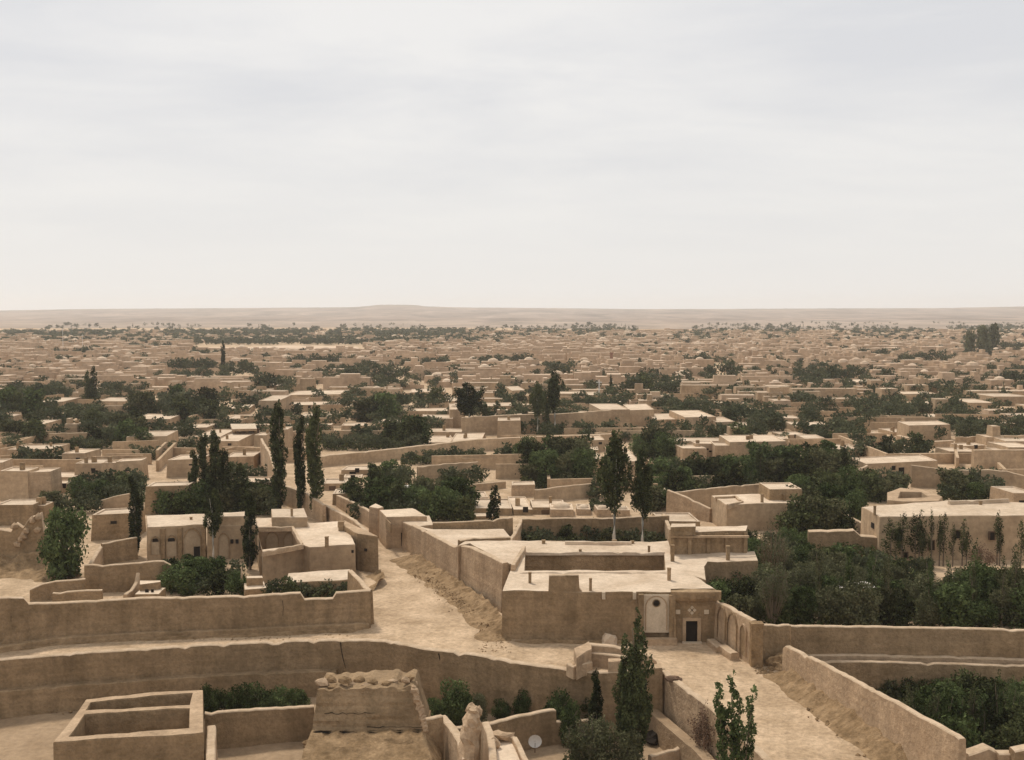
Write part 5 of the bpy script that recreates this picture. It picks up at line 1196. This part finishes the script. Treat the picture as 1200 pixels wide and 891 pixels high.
# scattered trees and the far woods
far_pts = []
for i in range(2600):
    vb = VH + 18 + (rnd.random() ** 1.7) * 150; u = rnd.uniform(-30, 1230)
    if vb > 500 and rnd.random() < .6: continue
    if 404 < vb < 414 and 220 < u < 425: continue
    dens = noise.noise(Vector((u * .012, vb * .05, 3.3)))
    if dens < .02: continue
    p = P(u, vb, 0)
    if any(x0 - 1 < p.x < x1 + 1 and y0 - 1 < p.y < y1 + 1 for x0, x1, y0, y1 in occ): continue
    far_pts.append(('broad' if rnd.random() < .9 else 'poplar', p.x, p.y, 0, rnd.uniform(2.6, 5.5) if vb > 400 else rnd.uniform(4, 8), rnd.uniform(.9, 1.4)))
for i in range(5200):
    vb = VH + 26 + (rnd.random() ** 1.5) * 130; u = rnd.uniform(-20, 1220)
    if 404 < vb < 414 and 220 < u < 425: continue
    if noise.noise(Vector((u * .03, vb * .12, 7.7))) < -.1: continue
    if vb > 440 and rnd.random() < .25: continue
    p = P(u, vb, 0)
    if any(x0 - .5 < p.x < x1 + .5 and y0 - .5 < p.y < y1 + .5 for x0, x1, y0, y1 in occ): continue
    far_pts.append(('broad', p.x, p.y, 0, rnd.uniform(1.6, 4.2) * (1.15 if vb > 430 else 1), rnd.uniform(.8, 1.4)))
woods = [(0, 560, 388, 398, 600), (840, 905, 374, 379, 90),(215, 560, 385.5, 402, 1700), (215, 560, 385, 392, 250), (0, 215, 388, 393, 500), (0, 215, 389, 402, 420), (560, 760, 386, 399, 330), (780, 1010, 387, 401, 380), (1000, 1200, 382, 400, 420), (560, 1200, 381, 388, 420), (620, 1200, 386, 392, 400), (460, 530, 380.5, 384, 60), (940, 1200, 376, 381, 90), (0, 560, 387, 391, 330)]
for u0, u1, v0, v1, n in woods:
    for i in range(n):
        u = rnd.uniform(u0, u1); u += rnd.gauss(0, 28) * (u0 == 215); v = v0 + 3 + (v1 - v0) * rnd.random() ** 1.25
        if noise.noise(Vector((u * .02, v * .12, 8.8))) < (-.5 if u0 == 215 else -.15): continue
        p = P(u, v, 0); far_pts.append(('broad' if rnd.random() < .85 else 'poplar', p.x, p.y, 0, rnd.uniform(3, 6.5), rnd.uniform(1.0, 1.6)))
for kk in cand + far_pts: occ_t = 0
NIND = 262
allc = sorted(cand + far_pts, key=lambda c: -c[4] / c[2])
for (kd, x, y_, z0, h, ws) in allc[:NIND]:
    W0 = 1.0; put_tree(kd, x, y_, z0, h, ws)
# the rest as one mass
def base_arr(n, size, poplar_=False):
    if poplar_: V = lobes_cloud([(0, 0, .2 + .13 * i, .10 + .03 * math.sin(i * 1.0 + .6), .14) for i in range(6)], n, size)
    else: V = lobes_cloud([(.25 * math.cos(a * 1.3), .25 * math.sin(a * 1.3), .35 + .09 * a, .24, .2) for a in range(6)], n, size)
    return V
BA3 = [base_arr(90, .13) for _ in range(4)]; BP3 = [base_arr(70, .07, True) for _ in range(2)]; BM3 = [base_arr(260, .075) for _ in range(4)]
Vs = []
for (kd, x, y_, z0, h, ws) in allc[NIND:]:
    hp = h * F / y_; B_ = BP3[rnd.randint(0, 1)] if kd == 'poplar' else (BM3 if hp > 9 else BA3)[rnd.randint(0, 3)]
    if hp < 4.5: B_ = B_.reshape(-1, 4, 3)[:45].reshape(-1, 3) * 1.0
    a = rnd.uniform(0, 6.28); ca, sa = math.cos(a), math.sin(a); s = h * (ws if kd != 'poplar' else 1.0)
    V = np.stack([(B_[:, 0] * ca - B_[:, 1] * sa) * s + x, (B_[:, 0] * sa + B_[:, 1] * ca) * s + y_, B_[:, 2] * h + z0], 1); Vs.append(V)
V = np.concatenate(Vs); print('far tree cards', len(V) // 4)
tag(link('distant_trees', np_mesh('distant_trees', V, np.arange(len(V)).reshape(-1, 4), LEAFD)), 'countless small green trees scattered through the far town and its edge', 'trees', kind='stuff')

#@@SPLIT6
# ------------------------------------------------------------------ filler town
def free(x0, x1, y0, y1):
    for a, b, c, d in occ:
        if x0 < b and x1 > a and y0 < d and y1 > c: return False
    return True
crects = [(c[0], c[1], c[2], c[3]) for c in clumps if c[4] == 0 and c[3] > 430]
occ_l = list(occ)
fill = []
y_ = 148.0
while y_ < 1750:
    rowd = rnd.uniform(7.5, 12) * (1 + y_ / 2200); hx = y_ * .53 + 16; x = -hx + rnd.uniform(0, 8); rot = .10 * noise.noise(Vector((0, y_ * .01, 0)))
    while x < hx:
        wd = rnd.choice((4, 5, 6, 7, 9, 11, 14, 18)) * rnd.uniform(.8, 1.15) * (1 + y_ / 3000); dd = min(rowd * rnd.uniform(.28, .6), 8)
        oy = rnd.uniform(0, rowd - dd); h = rnd.choice((2.2, 2.8, 3.3, 3.8, 4.6)) * rnd.uniform(.92, 1.08); cxp = x + wd / 2; cyp = y_ + oy
        u, v = project((cxp, cyp, 0))
        ok = True
        if v > 596: ok = False
        if 402 < v < 413.5 and 215 < u < 430: ok = False
        if v < 390: ok = False
        if v < 398 and u < 560 and rnd.random() < .7: ok = False
        if v < 395 and rnd.random() < .35: ok = False
        if ok and y_ < 620 and blocked(u, v - 1): ok = False
        if ok and y_ < 800 and not free(x, x + wd, cyp, cyp + dd): ok = False
        if ok and v > 425:
            ul, vt_ = project((x, cyp, h)); ur, _ = project((x + wd, cyp, h))
            for (a_, b_, c_, d_) in crects:
                if v >= d_ - 1 and ul < b_ - 2 and ur > a_ + 2 and vt_ < d_ - .3 * (d_ - c_): ok = False; break
            if ok:
                for (a_, b_, c_, d_) in srects:
                    if v >= d_ - 1 and ul < b_ - 2 and ur > a_ + 2 and vt_ < d_ - .45 * (d_ - c_): ok = False; break
        # lane and road stay clear
        if ok and v > 530 and 300 < u < 470 and abs((u - 330) - (v - 550) * 1.1) < 22: ok = False
        if ok and rnd.random() < .9: fill.append((x, x + wd - rnd.uniform(0, 1.5), cyp, cyp + dd, h, rot + rnd.uniform(-.09, .09)))
        x += wd + (rnd.uniform(.5, 3) if rnd.random() < .75 else rnd.uniform(3, 9))
    y_ += rowd
# houses already sharing a plot with the tree mass are dropped by distance only
NH = 292 - hcount
def corners(f):
    x0, x1, y0, y1, h, r = f; cx_, cy_ = (x0 + x1) / 2, (y0 + y1) / 2; ca, sa = math.cos(r), math.sin(r)
    return [(cx_ + (x - cx_) * ca - (y - cy_) * sa, cy_ + (x - cx_) * sa + (y - cy_) * ca) for x, y in ((x0, y0), (x1, y0), (x1, y1), (x0, y1))]
fill.sort(key=lambda f: f[2])
occ_save = len(occ)
for f in fill[:NH]:
    house_world(corners(f), f[4], 0, windows=rnd.choice((0, 0, 1)), door=rnd.random() < .2, ventn=rnd.choice((0, 0, 1)), dome=rnd.random() < .05, room=rnd.random() < .4, yard=rnd.random() < .45, m=rnd.choice((None, None, None, MWL if f[2] < 200 else MWF)))
mb = MB()
for f in fill[NH:]:
    c = [Vector(p) for p in corners(f)]; z = f[4]; cen = sum(c, Vector((0, 0))) / 4
    j = [rnd.uniform(-.1, .1) for _ in range(4)]
    near = f[2] < 700
    if near:
        inn = [p + (cen - p).normalized() * .5 for p in c]
        mb.add([(c[i].x, c[i].y, z + j[i]) for i in range(4)] + [(inn[i].x, inn[i].y, z + j[i]) for i in range(4)] + [(inn[i].x, inn[i].y, z - .15) for i in range(4)],
               [(i, (i + 1) % 4, 4 + (i + 1) % 4, 4 + i) for i in range(4)] + [(4 + i, 4 + (i + 1) % 4, 8 + (i + 1) % 4, 8 + i) for i in range(4)] + [(8, 9, 10, 11)], 1)
    else: mb.add([(c[i].x, c[i].y, z + j[i]) for i in range(4)], [(0, 1, 2, 3)], 1)
    mb.add([(c[i].x, c[i].y, z + j[i] - (0 if k == 0 else 0)) if k == 0 else (c[i].x, c[i].y, -.1) for i in range(4) for k in (0, 1)], [(i * 2, i * 2 + 1, ((i + 1) % 4) * 2 + 1, ((i + 1) % 4) * 2) for i in range(4)], 0)
    r = rnd.random()
    if r < .35:   # upper room
        x0, x1, y0, y1, h, ro = f; w2 = (x1 - x0) * rnd.uniform(.25, .5); xs = rnd.uniform(x0, x1 - w2); c2 = [Vector(p) for p in corners((xs, xs + w2, y0 + .4, y1 - .4, h, ro))]; z2 = z + rnd.uniform(.8, 2.2)
        mb.add([(p.x, p.y, z2) for p in c2], [(0, 1, 2, 3)], 1); mb.add([(p.x, p.y, q) for p in c2 for q in (z2, z - .2)], [(i * 2, i * 2 + 1, ((i + 1) % 4) * 2 + 1, ((i + 1) % 4) * 2) for i in range(4)], 0)
    elif r < .5:  # dome
        n = 8; vs = []; q = min(f[1] - f[0], f[3] - f[2]) * .42
        for a in range(3):
            e = a / 2 * 1.35
            for b in range(n): vs.append((cen.x + math.cos(e) * q * math.cos(b * .7854), cen.y + math.cos(e) * q * math.sin(b * .7854), z - .1 + math.sin(e) * q * .6))
        mb.add(vs, [(a * n + b, a * n + (b + 1) % n, (a + 1) * n + (b + 1) % n, (a + 1) * n + b) for a in range(2) for b in range(n)] + [tuple(range(16, 24))], 1)
    if near and rnd.random() < .5:   # dark doorway
        a, b = c[0], c[1]; t_ = (b - a).normalized(); s = (b - a).length * rnd.uniform(.1, .8); p = a + t_ * s; q = p + t_ * .9
        mb.add([(p.x, p.y - .04, 0), (q.x, q.y - .04, 0), (q.x, q.y - .04, 1.8), (p.x, p.y - .04, 1.8)], [(0, 1, 2, 3)], 2)
print('fill', len(fill), 'ind', hcount)
tag(mb.build('distant_houses', [MWF, MRD, MDARK]), 'hundreds of small flat-roofed mud houses filling the plain to the hills', 'houses', kind='stuff')
# garden walls between the far houses
mb = MB(); mbw = 0
for i in range(2200):
    vb = VH + 24 + (rnd.random() ** 1.5) * 190; u = rnd.uniform(-20, 1220)
    if 402 < vb < 414 and 215 < u < 430: continue
    p = P(u, vb, 0); L = rnd.uniform(8, 34); a = rnd.choice((0, 0, 0, 1.35, 1.7)) + rnd.uniform(-.15, .15); h = rnd.uniform(1.6, 2.8)
    q = p + Vector((math.cos(a) * L, math.sin(a) * L, 0)); x0, x1 = sorted((p.x, q.x)); y0, y1 = sorted((p.y, q.y))
    if vb > 600 or blocked(u, vb): continue
    if p.y < 420 and not all(not (x0 < b and x1 > a_ and y0 < d and y1 > c) for a_, b, c, d in occ): continue
    n_ = Vector((-(q.y - p.y), q.x - p.x, 0)).normalized() * .25
    pts = [p - n_, q - n_, q + n_, p + n_]; j = rnd.uniform(-.15, .15)
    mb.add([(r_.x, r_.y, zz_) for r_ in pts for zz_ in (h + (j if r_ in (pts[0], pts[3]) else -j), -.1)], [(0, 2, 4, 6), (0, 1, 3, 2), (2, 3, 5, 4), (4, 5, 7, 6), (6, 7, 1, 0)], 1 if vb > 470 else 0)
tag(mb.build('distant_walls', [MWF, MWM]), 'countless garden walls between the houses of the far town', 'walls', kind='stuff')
flush_labels()
seen = {}
# ------------------------------------------------------------------ haze
mb = MB(); mb.box(-5200, 5200, -60, 6600, -8.5, 90); hz_ = mb.build('haze', []) if False else None
me = mb.mesh('haze'); hm = bpy.data.materials.new('haze'); hm.use_nodes = True; t = hm.node_tree; t.nodes.clear()
o = N(t, 'ShaderNodeOutputMaterial'); pv = N(t, 'ShaderNodeVolumePrincipled'); pv.inputs['Color'].default_value = (1.0, .985, .955, 1); pv.inputs['Density'].default_value = 0.00012; pv.inputs['Anisotropy'].default_value = .3
t.links.new(pv.outputs[0], o.inputs['Volume']); me.materials.append(hm); ho = link('haze', me); tag(ho, 'thin pale haze over the plain', 'haze', kind='stuff')
